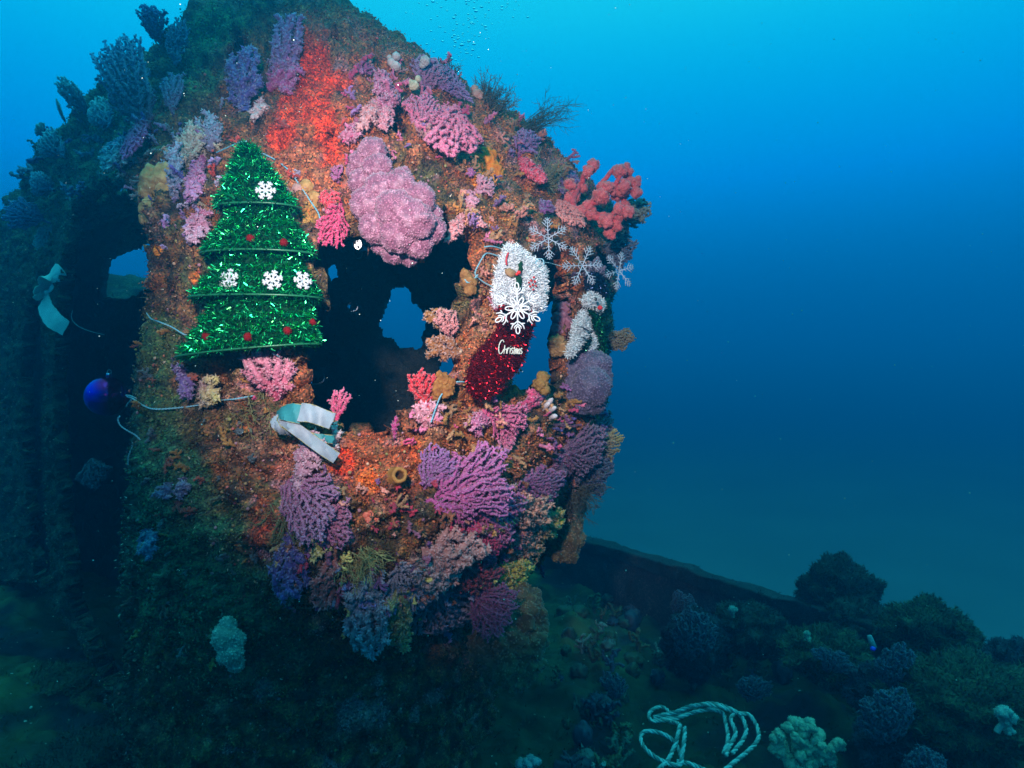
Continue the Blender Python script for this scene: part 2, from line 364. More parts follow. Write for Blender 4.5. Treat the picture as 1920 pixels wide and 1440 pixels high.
# outward everywhere: away from the axis
n_lo = fbm(P0, 5, 4, 41); n_mid = fbm(P0, 19, 4, 57); n_hi = fbm(P0, 70, 3, 71); wd, wid = worley(P0, 24, 5)
wd2, wid2 = worley(P0, 48, 15)
disp = 0.085 * (n_lo - 0.5) + 0.075 * (n_mid - 0.5) + 0.024 * (n_hi - 0.5) + 0.026 * (0.5 - wd) * (wid > 0.4) + 0.013 * (0.5 - wd2) * (wid2 > 0.35)
PS = P0 + Nn * disp[:, None]
sx_ = PS[:, 0] / PS[:, 1] * F + 960; sy_ = 720 - PS[:, 2] / PS[:, 1] * F
HOLES = [
 [(596, 470), (606, 440), (650, 425), (700, 455), (770, 475), (815, 440), (825, 395), (858, 392), (882, 432), (905, 440), (908, 470), (893, 515), (878, 560), (850, 585), (842, 640), (856, 690), (800, 722), (775, 752), (768, 802), (735, 812), (640, 800), (560, 748), (545, 690), (570, 620), (600, 560)],
 [(992, 490), (1010, 462), (1050, 455), (1066, 480), (1062, 560), (1058, 640), (1052, 700), (1040, 735), (985, 748), (950, 745), (975, 690), (1000, 610), (1010, 540)],
 [(1094, 478), (1130, 474), (1150, 490), (1146, 520), (1110, 526)],
 [(140, 385), (178, 345), (240, 330), (262, 400), (272, 480), (264, 600), (250, 700), (240, 860), (228, 1000), (222, 1100), (232, 1250), (205, 1300), (168, 1200), (134, 1140), (120, 1000), (108, 860), (104, 700), (112, 560), (125, 450)],
 [(-150, 1085), (20, 1090), (66, 1095), (100, 1150), (140, 1190), (190, 1290), (206, 1330), (206, 2200), (-150, 2200)],
 [(52, 560), (72, 560), (78, 700), (76, 850), (86, 1000), (98, 1105), (70, 1080), (48, 900), (42, 700)],
]
for cx, cy, rr in ((452, 95, 17), (515, 88, 8), (748, 218, 22), (627, 252, 9), (628, 66, 7), (548, 55, 6)):
    HOLES.append([(cx + rr * math.cos(a) * (1 + 0.2 * math.sin(3 * a)), cy + rr * 1.25 * math.sin(a)) for a in np.linspace(0, 6.28, 12, endpoint=False)])
ja = np.where(P0[:, 0] / P0[:, 1] * F + 960 < 170, 10, 26); jx = ja * (fbm(P0, 16, 4, 91) - 0.5); jy = ja * (fbm(P0, 16, 4, 97) - 0.5)
front_row = (np.arange(nu) >= int(nu * 0.08))[:, None].repeat(nv, 1).ravel()
facing = np.sum(Nn * -P0, -1) > -0.12 * np.linalg.norm(P0, axis=1)
hole = np.zeros(len(PS), bool)
for h in HOLES: hole |= in_poly(sx_ + jx, sy_ + jy, h)
cols_idx = np.tile(np.arange(nv), nu)
hole &= front_row & (PS[:, 1] < 3.3)
# right-hand side openings facing away from the camera
hole |= (PS[:, 1] > 2.5) & (PS[:, 0] > 0.24) & (np.abs(PS[:, 2] - 0.1) < 0.24) & (PS[:, 1] < 3.05) & front_row

# base colours of the crust
olive = np.array([0.13, 0.098, 0.034]); brown = np.array([0.20, 0.092, 0.036]); rust = np.array([0.36, 0.105, 0.036]); pinkb = np.array([0.36, 0.17, 0.12]); dark = np.array([0.05, 0.036, 0.025])
green = np.array([0.055, 0.12, 0.045])
cl = lerp(olive, brown, sstep(0.38, 0.62, fbm(P0, 9, 4, 101))[:, None])
cl = lerp(cl, rust, (0.85 * sstep(0.5, 0.66, fbm(P0, 13, 4, 111)))[:, None])
cl = lerp(cl, pinkb, (0.8 * sstep(0.55, 0.7, fbm(P0, 22, 3, 121)))[:, None])
cl = lerp(cl, dark, (0.75 * sstep(0.55, 0.72, fbm(P0, 30, 3, 131)))[:, None])
cl = lerp(cl, cl * np.array([0.5, 0.5, 0.5]), sstep(0.35, 0.6, wd)[:, None])
def splat(px, py, r, colr, amt, s):
    global cl
    m = in_range = (np.abs(sx_ - px) < r * 1.6) & (np.abs(sy_ - py) < r * 1.6)
    d = np.sqrt((sx_[m] - px) ** 2 + (sy_[m] - py) ** 2) / r
    k = amt * sstep(0.0, 0.3, 1.0 - d + (1.2 if amt >= 0.8 else 1.9) * (fbm(P0[m], 24, 5, s) - 0.5)) * (1.0 if amt >= 0.8 else (0.45 + 0.55 * sstep(0.36, 0.52, fbm(P0[m], 55, 3, s + 3))))
    cl[m] = lerp(cl[m], np.array(colr), k[:, None])
RED = (0.80, 0.05, 0.010); STRONG = []
for i, (x, y, r, c, a) in enumerate([
    (583, 78, 30, RED, 0.95), (590, 120, 36, RED, 0.97), (594, 165, 42, RED, 0.97), (556, 208, 40, RED, 0.9), (602, 215, 36, RED, 0.95), (614, 250, 28, RED, 0.9), (530, 250, 30, RED, 0.8), (640, 150, 26, RED, 0.8), (624, 290, 24, RED, 0.8),
    (545, 235, 30, (0.6, 0.06, 0.02), 0.7), (610, 290, 26, (0.55, 0.06, 0.03), 0.7), (570, 150, 70, (0.42, 0.09, 0.03), 0.6), (620, 170, 80, (0.40, 0.10, 0.04), 0.6), (540, 290, 60, (0.45, 0.07, 0.035), 0.6),
    (650, 110, 120, (0.46, 0.085, 0.03), 0.6), (545, 275, 80, (0.46, 0.08, 0.035), 0.45), (610, 315, 70, (0.48, 0.09, 0.04), 0.45), (720, 150, 90, (0.42, 0.09, 0.04), 0.55), (640, 240, 70, (0.5, 0.07, 0.025), 0.6), (470, 60, 60, (0.3, 0.1, 0.03), 0.5), (960, 330, 60, (0.4, 0.13, 0.05), 0.5), (720, 870, 90, (0.4, 0.06, 0.025), 0.6),
    (925, 500, 60, (0.42, 0.15, 0.07), 0.6), (900, 650, 60, (0.42, 0.13, 0.06), 0.6), (850, 180, 90, (0.42, 0.13, 0.05), 0.55), (740, 240, 80, (0.40, 0.12, 0.05), 0.5), (960, 270, 70, (0.44, 0.16, 0.06), 0.6),
    (690, 130, 90, (0.34, 0.12, 0.06), 0.5), (610, 60, 80, (0.26, 0.12, 0.05), 0.5), (900, 230, 60, (0.32, 0.15, 0.08), 0.6),
    (820, 120, 50, (0.5, 0.14, 0.05), 0.6), (940, 220, 60, (0.52, 0.17, 0.05), 0.7), (1040, 330, 50, (0.48, 0.16, 0.05), 0.6), (870, 330, 40, (0.5, 0.13, 0.04), 0.6), (575, 60, 40, (0.6, 0.07, 0.02), 0.8), (910, 320, 36, (0.75, 0.2, 0.015), 0.9), (985, 250, 14, (0.7, 0.06, 0.03), 0.9), (940, 400, 40, (0.5, 0.17, 0.05), 0.6),
    (440, 330, 50, (0.34, 0.15, 0.06), 0.6), (380, 470, 60, (0.28, 0.12, 0.05), 0.6), (295, 470, 12, (0.85, 0.25, 0.02), 0.95), (365, 520, 10, (0.75, 0.2, 0.03), 0.9),
    (570, 330, 50, (0.46, 0.16, 0.08), 0.7), (585, 400, 26, (0.55, 0.28, 0.05), 0.7),
    (700, 850, 60, (0.36, 0.07, 0.03), 0.7), (640, 870, 26, (0.7, 0.05, 0.015), 0.9), (690, 905, 26, (0.65, 0.12, 0.015), 0.8), (780, 845, 20, (0.6, 0.09, 0.02), 0.8),
    (500, 960, 40, (0.4, 0.07, 0.03), 0.7), (480, 1010, 26, (0.5, 0.06, 0.03), 0.7), (545, 880, 40, (0.26, 0.06, 0.03), 0.6), (420, 850, 60, (0.22, 0.07, 0.03), 0.5),
    (930, 600, 50, (0.36, 0.18, 0.11), 0.7), (930, 520, 40, (0.38, 0.2, 0.13), 0.7), (880, 700, 40, (0.36, 0.15, 0.08), 0.6),
    (290, 640, 60, (0.075, 0.125, 0.04), 0.8), (285, 760, 70, (0.06, 0.12, 0.045), 0.8), (290, 900, 110, (0.035, 0.12, 0.06), 0.95), (330, 1080, 150, (0.035, 0.11, 0.055), 0.95), (420, 1180, 150, (0.035, 0.09, 0.045), 0.9), (400, 980, 90, (0.04, 0.1, 0.045), 0.7),  # lower-left greens hold the ambient water light, painted into the crust
    (400, 60, 60, (0.07, 0.14, 0.05), 0.85), (360, 150, 50, (0.07, 0.13, 0.05), 0.7), (150, 260, 120, (0.08, 0.12, 0.05), 0.7)]):
    if a < 0.8: splat(x, y, r, c, a, 200 + i)
    else: STRONG.append((x, y, r, c, a, 200 + i))
cl = lerp(cl, np.array([0.40, 0.16, 0.19]), (0.75 * sstep(0.60, 0.68, fbm(P0, 17, 4, 141)) * (sx_ > 420))[:, None])
cl = lerp(cl, np.array([0.02, 0.016, 0.014]), (0.9 * sstep(0.61, 0.69, fbm(P0, 26, 4, 151)))[:, None])
cl = lerp(cl, np.array([0.10, 0.11, 0.045]), (0.8 * sstep(0.58, 0.66, fbm(P0, 15, 4, 161)) * (sx_ < 420))[:, None])
cl = lerp(cl, np.array([0.40, 0.10, 0.03]), (0.55 * sstep(0.44, 0.58, fbm(P0, 11, 4, 171)) * (sx_ > 400) * (sy_ < 900) * (sx_ < 1140))[:, None])
for a_ in STRONG: splat(*a_)
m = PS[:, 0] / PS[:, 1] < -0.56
cl[m] = lerp(cl[m], np.array([0.06, 0.115, 0.085]), 0.65)  # far-left crust painted lighter for the ambient light
cl[m] *= lerp(0.5, 1.0, sstep(0.3, 0.7, PS[m, 2]))[:, None]  # ambient lightening kept to the roof; painted shade below it

idx = np.arange(nu * nv).reshape(nu, nv)
quads = np.stack([idx[:-1, :-1], idx[:-1, 1:], idx[1:, 1:], idx[1:, :-1]], -1).reshape(-1, 4)
quads = quads[~hole[quads].any(1)]
used = np.zeros(len(PS), bool); used[quads.ravel()] = True
remap = -np.ones(len(PS), np.int64); remap[used] = np.arange(used.sum())
# face orientation so that the solidify goes inwards
q0 = PS[quads[:200]]; fn = np.cross(q0[:, 1] - q0[:, 0], q0[:, 3] - q0[:, 0]); 
if np.sum(fn * Nn[quads[:200, 0]]) < 0: quads = quads[:, ::-1]
wreck = empty('ship_wheelhouse', (-0.6, 2.3, DECK_Z))
tag(wreck, 'rounded wheelhouse of a sunken ship overgrown with coral and pierced by dark window openings', 'shipwreck')
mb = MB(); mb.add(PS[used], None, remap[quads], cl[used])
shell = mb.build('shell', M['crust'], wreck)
sol = shell.modifiers.new('thick', 'SOLIDIFY'); sol.thickness = 0.045; sol.offset = -1
KP = PS[used]; KN = Nn[used]; KX = sx_[used]; KY = sy_[used]; KC = cl[used]
vis = KP[:, 1] < 3.4
KD = np.linalg.norm(KP, axis=1)
def surf(px, py, rad=14):
    d2 = (KX - px) ** 2 + (KY - py) ** 2
    for r in (rad, rad * 2, rad * 4, rad * 10):
        mm = np.where((d2 < r * r) & vis)[0]
        if len(mm):
            near = mm[KP[mm, 1] < KP[mm, 1].min() + 0.06]
            j = near[np.argmin(d2[near])]
            nn = nrm(KN[near].mean(0)); return at(px, py, KP[j, 1]), nn, KP[j, 1]
    return at(px, py, 1.6), np.array([0, -1., 0]), 1.6

GX0, GY0, GC = -200, -200, 8; DG = np.full((300, 240), np.inf)
_gi = np.clip(((KX - GX0) / GC).astype(int), 0, 299); _gj = np.clip(((KY - GY0) / GC).astype(int), 0, 239); _f = vis & (KP[:, 1] > 0.5)
np.minimum.at(DG, (_gi[_f], _gj[_f]), KP[_f, 1])
def in_front(P, margin=0.012):
    x = P[:, 0] / P[:, 1] * F + 960; y = 720 - P[:, 2] / P[:, 1] * F
    d = DG[np.clip(((x - GX0) / GC).astype(int), 0, 299), np.clip(((y - GY0) / GC).astype(int), 0, 239)]
    k = np.where(P[:, 1] > d - margin, (d - margin) / P[:, 1], 1.0); return P * k[:, None]

# back wall of the wheelhouse with its openings
def back_wall():
    mb = MB(); nx, nz = 560, 380; xs = np.linspace(-3.0, 0.55, nx); zs = np.linspace(-1.3, 1.12, nz)
    XX, ZZ = np.meshgrid(xs, zs); P = np.stack([XX.ravel(), 3.2 + 0.0 * XX.ravel(), ZZ.ravel()], 1)
    P[:, 1] += np.where(P[:, 0] < -1.5, (-1.5 - P[:, 0]) * 0.35, 0)
    P[:, 1] += 0.09 * (fbm(P, 6, 4, 301) - 0.5)
    x = P[:, 0] / P[:, 1] * F + 960; y = 720 - P[:, 2] / P[:, 1] * F
    j1 = 22 * (fbm(P, 14, 4, 311) - 0.5); j2 = 22 * (fbm(P, 14, 4, 313) - 0.5)
    hl = np.zeros(len(P), bool)
    for h in ([(737, 553), (746, 541), (760, 544), (765, 568), (784, 573), (799, 595), (795, 640), (792, 664), (762, 652), (717, 634), (717, 608), (724, 590), (733, 575)],
              [(618, 498), (634, 494), (640, 526), (624, 530)],
              [(845, 588), (872, 560), (905, 575), (900, 720), (850, 742), (818, 735), (824, 690), (836, 640)],
              [(950, 566), (1060, 560), (1058, 752), (930, 752)],
              [(236, 430), (262, 412), (300, 416), (300, 560), (204, 556), (206, 510), (216, 478)]):
        hl |= in_poly(x + j1, y + j2, h)
    q = np.array([[i * nx + j, i * nx + j + 1, (i + 1) * nx + j + 1, (i + 1) * nx + j] for i in range(nz - 1) for j in range(nx - 1)])
    top = np.interp(P[:, 0], [-2.9, -2.0, -0.9, -0.35, -0.1, 0.1, 0.25, 0.42, 0.5], [0.45, 0.82, 1.05, 1.08, 1.0, 0.92, 0.84, 0.72, 0.6])
    hl |= (P[:, 2] > top) | (P[:, 0] > np.interp(P[:, 2], [-1.2, -0.65, -0.2, 0.1], [-0.2, -0.05, 0.3, 0.36]))
    q = q[~hl[q].any(1)]
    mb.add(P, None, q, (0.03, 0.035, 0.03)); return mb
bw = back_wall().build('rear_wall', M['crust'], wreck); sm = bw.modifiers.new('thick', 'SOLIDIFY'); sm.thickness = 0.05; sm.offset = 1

# turf, barnacles and shell grit that nobody could count
rng = np.random.default_rng(7)
def make_turf():
    mb = MB(); vi = np.where(vis & (np.sum(KN * -KP, 1) > -0.35 * KD) & (KY < 1420) & (KX > -60) & (KX < 1250))[0]
    # weight to even area: grid is about even already
    n = 300000; k = rng.choice(vi, n); p = KP[k] + rng.normal(size=(n, 3)) * 0.004; nn = nrm(KN[k] + 0.75 * rng.normal(size=(n, 3)) + np.array([0, -0.1, -0.1]))
    base = KC[k] * rng.uniform(0.55, 1.9, (n, 1)) + rng.normal(size=(n, 3)) * 0.015
    kind = rng.random(n)
    patch = fbm(p, 12, 3, 401)
    a = (kind < 0.66) & (patch > 0.30) & ~((p[:, 0] / p[:, 1] < -0.54) & (kind < 0.36))
    mb.inst(BLADE_V, BLADE_T, p[a], nn[a], rng.uniform(0.002, 0.0075, a.sum()) * (0.4 + 1.0 * patch[a]), np.clip(base[a], 0.01, 1), rng)
    b = (kind >= 0.66) & (kind < 0.88)
    mb.inst(OCT_V, OCT_T, p[b], nn[b], rng.uniform(0.0012, 0.0042, b.sum()), np.clip(base[b] * 1.1, 0.01, 1), rng, 0.8)
    c = (kind >= 0.88) & (kind < 0.93) & (fbm(p, 9, 3, 431) > 0.52)
    pal = np.array([[0.6, 0.16, 0.06], [0.55, 0.33, 0.22], [0.7, 0.13, 0.10], [0.38, 0.22, 0.10], [0.45, 0.2, 0.24], [0.30, 0.26, 0.09]])
    mb.inst(DOME_V, DOME_T, p[c], nn[c], rng.uniform(0.0015, 0.0045, c.sum()), pal[rng.integers(0, len(pal), c.sum())] * rng.uniform(0.5, 1.1, (c.sum(), 1)), rng)
    d = kind >= 0.972
    mb.inst(BLADE_V, BLADE_T, p[d], nn[d], rng.uniform(0.002, 0.006, d.sum()), np.array([0.68, 0.55, 0.44]) * rng.uniform(0.5, 1.1, (d.sum(), 1)), rng)
    # longer shaggy strands on edges and under windows
    e = rng.choice(vi, 3600); pe = KP[e]; keep = fbm(pe, 7, 3, 409) > 0.52; e = e[keep]; pe = KP[e]
    de = nrm(KN[e] * 0.8 + np.array([0, 0, -0.4]) + 0.5 * rng.normal(size=(len(e), 3)))
    L = rng.uniform(0.008, 0.03, len(e))[:, None]; mid = pe + de * L * 0.6 + rng.normal(size=pe.shape) * 0.002; tip = mid + nrm(de + 0.6 * rng.normal(size=pe.shape)) * L * 0.6
    ce = np.clip(KC[e] * rng.uniform(0.6, 1.7, (len(e), 1)), 0.02, 1); r0 = np.full(len(e), 0.0007)
    segs(mb, pe, mid, r0, r0 * 0.8, ce, ce, 3); segs(mb, mid, tip, r0 * 0.8, r0 * 0.3, ce, ce * 1.2, 3)
    return mb
tag(make_turf().build('encrusting_turf', M['turf'], wreck), kind='stuff')

# ------------------------------------------------------------------ bulwark and rail of the deck
def bulwark():
    root = empty('bulwark', (1.0, 3.07, DECK_Z)); tag(root, 'long low rusted bulwark wall running along the far edge of the deck', 'bulwark')
    A = np.array([-0.15, 4.8]); d = nrm(np.array([0.83, -1.25])); L = 4.6; nrmv = np.array([d[1], -d[0]]) * -1
    def slab(name, z0, z1, th, s, colr, amp):
        mb = MB(); na, nb = 330, 26; ring = []
        prof = []
        for t in np.linspace(z0, z1, 10): prof.append((-th, t))
        for t in np.linspace(-th, th, 5)[1:-1]: prof.append((t, z1))
        for t in np.linspace(z1, z0, 10): prof.append((th, t))
        prof = np.array(prof); k = len(prof); us = np.linspace(0, L, na)
        P = np.zeros((na, k, 3)); P[..., :2] = A + us[:, None, None] * d + prof[None, :, 0:1] * nrmv; P[..., 2] = prof[None, :, 1]
        P = P.reshape(-1, 3); nz = fbm(P, 9, 4, s); P[:, :2] += nrmv * ((nz - 0.5) * amp)[:, None]; P[:, 2] += (fbm(P, 7, 4, s + 9) - 0.5) * amp
        q = np.array([[i * k + j, i * k + j + 1, (i + 1) * k + j + 1, (i + 1) * k + j] for i in range(na - 1) for j in range(k - 1)])
        c = lerp(np.array(colr), np.array(colr) * 2.0, sstep(0.45, 0.7, fbm(P, 14, 3, s + 3))[:, None]); mb.add(P, None, q, c)
        kk = rng.choice(len(P), 5000); p = P[kk]; mb.inst(BLADE_V, BLADE_T, p, nrm(rng.normal(size=p.shape) + [0, -0.3, 0.3]), rng.uniform(0.003, 0.011, len(p)), np.clip(c[kk] * rng.uniform(0.6, 1.8, (len(p), 1)), 0, 1), rng)
        return mb.build(name, M['crust'], root)
    slab('plate', DECK_Z - 0.2, -0.955, 0.02, 501, (0.03, 0.035, 0.045), 0.05)
    slab('cap_rail', -0.96, -0.9, 0.045, 551, (0.016, 0.018, 0.022), 0.045)
bulwark()

# ------------------------------------------------------------------ coral builders
def colonize(rng, attr, root, step, kill, up, maxit=200, wob=0.15):
    nodes = [root]; par = [-1]; dist = np.linalg.norm(attr - root, axis=1); near = np.zeros(len(attr), int); alive = np.ones(len(attr), bool)
    for it in range(maxit):
        if not alive.any(): break
        ai = np.where(alive)[0]; ids, inv = np.unique(near[ai], return_inverse=True)
        nd = np.array(nodes)[ids]; dv = nrm(attr[ai] - np.array(nodes)[near[ai]]); acc = np.zeros((len(ids), 3)); np.add.at(acc, inv, dv)
        dr = nrm(nrm(acc) + wob * rng.normal(size=acc.shape) + 0.15 * up); new = nd + dr * step
        st_ = len(nodes)
        for k, p in zip(ids, new): nodes.append(p); par.append(int(k))
        D = np.linalg.norm(attr[ai][:, None] - new[None], axis=2); b = D.argmin(1); bd = D[np.arange(len(ai)), b]
        upd = bd < dist[ai] - 1e-9
        near[ai[upd]] = st_ + b[upd]; dist[ai[upd]] = bd[upd]
        alive &= dist > kill
        if len(nodes) > 7000: break
        if not upd.any(): alive[ai[rng.integers(0, len(ai), max(1, len(ai) // 10))]] = False
    return np.array(nodes), np.array(par)

def branch_radii(nodes, par, r_tip, r_max, p=0.38):
    cnt = np.zeros(len(nodes)); child = np.zeros(len(nodes), int)
    for i in range(len(nodes) - 1, 0, -1):
        if child[i] == 0: cnt[i] = 1
        cnt[par[i]] += cnt[i]; child[par[i]] += 1
    cnt[0] = max(cnt[0], 1); depth = np.zeros(len(nodes))
    for i in range(1, len(nodes)): depth[i] = depth[par[i]] + 1
    return np.minimum(r_tip * cnt ** p, r_max), child, depth

def frame(ang_deg, nsurf, out=0.45):
    a = math.radians(ang_deg); g = np.array([math.sin(a), 0, math.cos(a)]); g = nrm(g + out * nsurf)
    n = np.array([0, -1.0, 0]) + 0.5 * nsurf; n = nrm(n - g * np.dot(n, g)); x = np.cross(g, n); return x, g, n

RN = np.random.default_rng(21)
def jit(c, rng, n, a=0.16):
    return np.clip(np.asarray(c)[None] * (1 + a * rng.normal(size=(n, 1))) + 0.02 * rng.normal(size=(n, 3)), 0.005, 1)

def coral_branch(name, label, cat, cx, cy, w, h, ang, ca, cb, style='fan', group=None, Y=None, fine=1.0, out=0.45, seed=None, lift=0.0, polyp=1.0):
    """w, h in photo pixels; the colony grows along ang (0 = up, clockwise) from its holdfast."""
    rng = np.random.default_rng(seed if seed is not None else int(cx * 7 + cy * 13))
    a = math.radians(ang); bx = cx - math.sin(a) * h * 0.5; by = cy + math.cos(a) * h * 0.5
    if Y is None:
        p1, n1, Y1 = surf(bx, by); p2, n2, Y2 = surf(cx, cy); p0 = p1; ns = nrm(n1 + n2); Yb = Y1
    else:
        ns = np.array([0, -0.8, 0.6]); Yb = Y; p0 = at(bx, by, Y)
    sc_ = 1.0 if cx < 130 else 1.78 if (cy > 855 and 480 < cx < 1045 and Y is None) else 1.32; w, h = w * sc_, h * sc_
    px = Yb / F; W = w * px; H = h * px
    x, g, nn = frame(ang, ns, out)
    if Y is None:                   # follow the wall from the holdfast to the tip, standing a little off it
        tx, ty = cx + math.sin(a) * h * 0.5, cy - math.cos(a) * h * 0.5; pt, nt_, Yt = surf(tx, ty)
        if abs(Yt - Yb) > 0.6 or math.hypot(*( (pt[[0, 2]] - p0[[0, 2]]))) < 0.3 * H: pt = at(tx, ty, Yb)
        g = pt + 0.30 * out / 0.45 * H * ns - p0; g = nrm(g); n_ = nrm(np.array([0, -1.0, 0]) + 0.8 * ns); nn = nrm(n_ - g * np.dot(n_, g)); x = np.cross(g, nn)
    gi = math.hypot(g[0], g[2]); H = H / max(gi, 0.6)   # keep the apparent height when the growth leans towards the lens
    p0 = p0 - ns * 0.006 + ns * lift
    T = {'fan': 0.26, 'bush': 0.5, 'finger': 0.35, 'string': 0.5}[style] * min(W, H)
    sp = {'fan': 0.0049, 'bush': 0.0066, 'finger': 0.0105, 'string': 0.0095}[style] / fine
    sp = max(sp, math.sqrt(W * H) / (44.0 * fine))
    n_at = int(np.clip(1.5 * W * H / sp ** 2 * (1.6 if style == 'bush' else 1.0), 16, 2200))
    u = rng.uniform(-1, 1, (n_at * 4, 3)); u = u[(u ** 2).sum(1) < 1]
    edge = 1 - 0.28 * rng.random()
    th = np.arctan2(u[:, 0], u[:, 1]); lob = 0.80 + 0.11 * np.sin(th * rng.integers(2, 5) + rng.random() * 6) + 0.09 * np.sin(th * rng.integers(6, 12) + rng.random() * 6)
    u[:, :2] *= lob[:, None]
    u = u[:n_at]
    if style in ('fan', 'bush'):   # narrower towards the holdfast
        yy = (u[:, 1] + 1) / 2; u[:, 0] *= 0.35 + 0.65 * np.sqrt(np.clip(yy * 1.25, 0, 1))
    att = p0 + x * (u[:, 0:1] * W * 0.52) + g * ((u[:, 1:2] + 1.0) * H * 0.5) + nn * (u[:, 2:3] * T * 0.5 + (0.2 * T if style != 'fan' else 0.004))
    if Y is None: att = in_front(att)
    nodes, par = colonize(rng, att, p0, sp * 0.55, sp * 0.8, g)
    rt = {'fan': 0.33, 'bush': 0.34, 'finger': 0.50, 'string': 0.50}[style] * sp
    r, child, dep = branch_radii(nodes, par, rt, rt * 2.6, 0.22)
    i = np.arange(1, len(nodes)); dn = np.clip(np.linalg.norm(nodes - p0, axis=1) / H, 0, 1.1)
    sat = lambda c: np.clip(c.mean() + (c - c.mean()) * (1.0 if Y is not None else 1.22), 0.004, 1)
    ca = sat(np.array(ca, float) ** 1.12) * 1.1; cb = sat(np.array(cb, float) ** 1.24) * 1.05
    if cx > 430 and Y is None: ca, cb = ca * (1.04, 0.93, 0.84), cb * (1.02, 0.95, 0.88)
    colr = lerp(ca[None] * 0.75, cb[None], np.clip(dn ** 1.6, 0, 1)[:, None]) * rng.uniform(0.85, 1.15, (len(nodes), 1))
    mb = MB(); segs(mb, nodes[par[i]], nodes[i], r[par[i]], r[i], colr[par[i]], colr[i], 6)
    o = mb.build(name, M['coral']); tag(o, label, cat, group)
    # polyps all over the branches
    mp = MB(); L = np.linalg.norm(nodes[i] - nodes[par[i]], axis=1); sz = np.clip(rt * 0.6, 0.00115, 0.0030) * polyp
    k = np.clip((L * 2 * math.pi * r[i] / (sz * 2.1) ** 2 * 0.8), 1, 20).astype(int)
    rep = np.repeat(i, k); t = rng.random(len(rep))[:, None]; A = nodes[par[rep]]; B = nodes[rep]; d = nrm(B - A)
    v = nrm(np.cross(d, nrm(rng.normal(size=d.shape)))); rr = lerp(r[par[rep]], r[rep], t[:, 0])[:, None]
    pos = lerp(A, B, t) + v * rr * 0.9; nor = v + 0.55 * d
    tips = np.where(child == 0)[0]; tips = tips[tips > 0]; tp = np.repeat(tips, 7); td = nrm(nodes[tp] - nodes[par[tp]]); tv = nrm(td + 0.9 * rng.normal(size=td.shape))
    pos = np.concatenate([pos, nodes[tp] + tv * r[tp][:, None]]); nor = np.concatenate([nor, tv]); src = np.concatenate([rep, tp])
    pc = np.clip(colr[src] * rng.uniform(0.75, 1.2, (len(src), 1)) * 1.05, 0, 1); tc_ = np.clip(lerp(pc, np.array([0.74, 0.62, 0.70]), rng.uniform(0.08, 0.5, (len(pc), 1))), 0, 1)
    mp.inst(CONE_V, CONE_T, pos, nor, sz * rng.uniform(0.6, 1.2, len(pos)), pc, rng, rng.uniform(1.2, 2.8, (len(pos), 1, 1)), tc_)
    mp.build('polyps', M['polyp'], o)
    return o

def lobes_coral(name, label, cat, lobes, ca, cb, group=None, Y=None, off=0.0, grain=0.0021, bump=0.16, dens=1.0, seed=3, ysq=0.8):
    """a lumpy colony: lobes = (px, py, radius px [, nearer px])"""
    rng = np.random.default_rng(seed); c = np.array(lobes[0][:2])
    if Y is None: _, ns, Y = surf(*c); Y = Y - off
    root = None; mb = MB(); mp = MB(); px = Y / F; cen = []; rad = []
    for l in lobes:
        z = l[3] if len(l) > 3 else 0.0; cen.append(at(l[0], l[1], Y - z * px)); rad.append(l[2] * px)
    cen = np.array(cen); rad = np.array(rad); ca = np.array(ca, float); cb = np.array(cb, float)
    for j, (cc, rr) in enumerate(zip(cen, rad)):
        v, t = ICO[5 if rr > 0.03 else 4 if rr > 0.012 else 3]
        d = vnoise(v * 3.1 + j * 7.7, 1.0, seed) ; d2 = 1 - worley(v * 2.0 + j * 3.3, 1.0, seed + 1)[0]; d3 = fbm(v * 6 + j, 1.0, 3, seed + 5)
        rad_ = rr * (0.86 + bump * 0.9 * d + bump * 1.2 * d2 + bump * 0.6 * (d3 - 0.5))
        p = cc + v * rad_[:, None] * np.array([1, ysq, 1]); inside = np.zeros(len(p), bool)
        for k in range(len(cen)):
            if k != j: inside |= (np.linalg.norm((p - cen[k]) / np.array([1, ysq, 1]), axis=1) < rad[k] * 0.86)
        crev = np.clip(d2, 0, 1)
        colr = lerp(ca, cb, sstep(0.35, 0.9, crev)[:, None]) * (0.9 + 0.2 * d3[:, None])  # creases between bumps coloured darker, crease shade painted into the tissue
        mb.add(p, t, None, colr * (0.62 if grain > 0 else 1.0))
        if grain > 0:
            n = int(dens * 4 * math.pi * rr * rr / (grain * 2.0) ** 2 * 0.7); k = rng.integers(0, len(t), n); b = rng.dirichlet((1, 1, 1), n)
            q = (p[t[k]] * b[:, :, None]).sum(1); fr = ~inside[t[k, 0]] & (q[:, 1] < cc[1] + rr * 0.45)
            q = q[fr]; pn = nrm(q - cc); pc = np.clip(colr[t[k, 0]][fr] * rng.uniform(0.8, 1.2, (len(q), 1)), 0, 1)
            mp.inst(CONE_V, CONE_T, q, pn + 0.25 * rng.normal(size=pn.shape), grain * rng.uniform(0.7, 1.3, len(q)), pc, rng, rng.uniform(0.9, 2.0, (len(q), 1, 1)), np.clip(lerp(pc * 1.1, np.array([0.72, 0.62, 0.68]), rng.uniform(0.0, 0.22, (len(q), 1))), 0, 1))
    o = mb.build(name, M['coral'] if grain > 0 else M['sponge']); tag(o, label, cat, group)
    if mp.n: mp.build('polyps', M['polyp'], o)
    return o

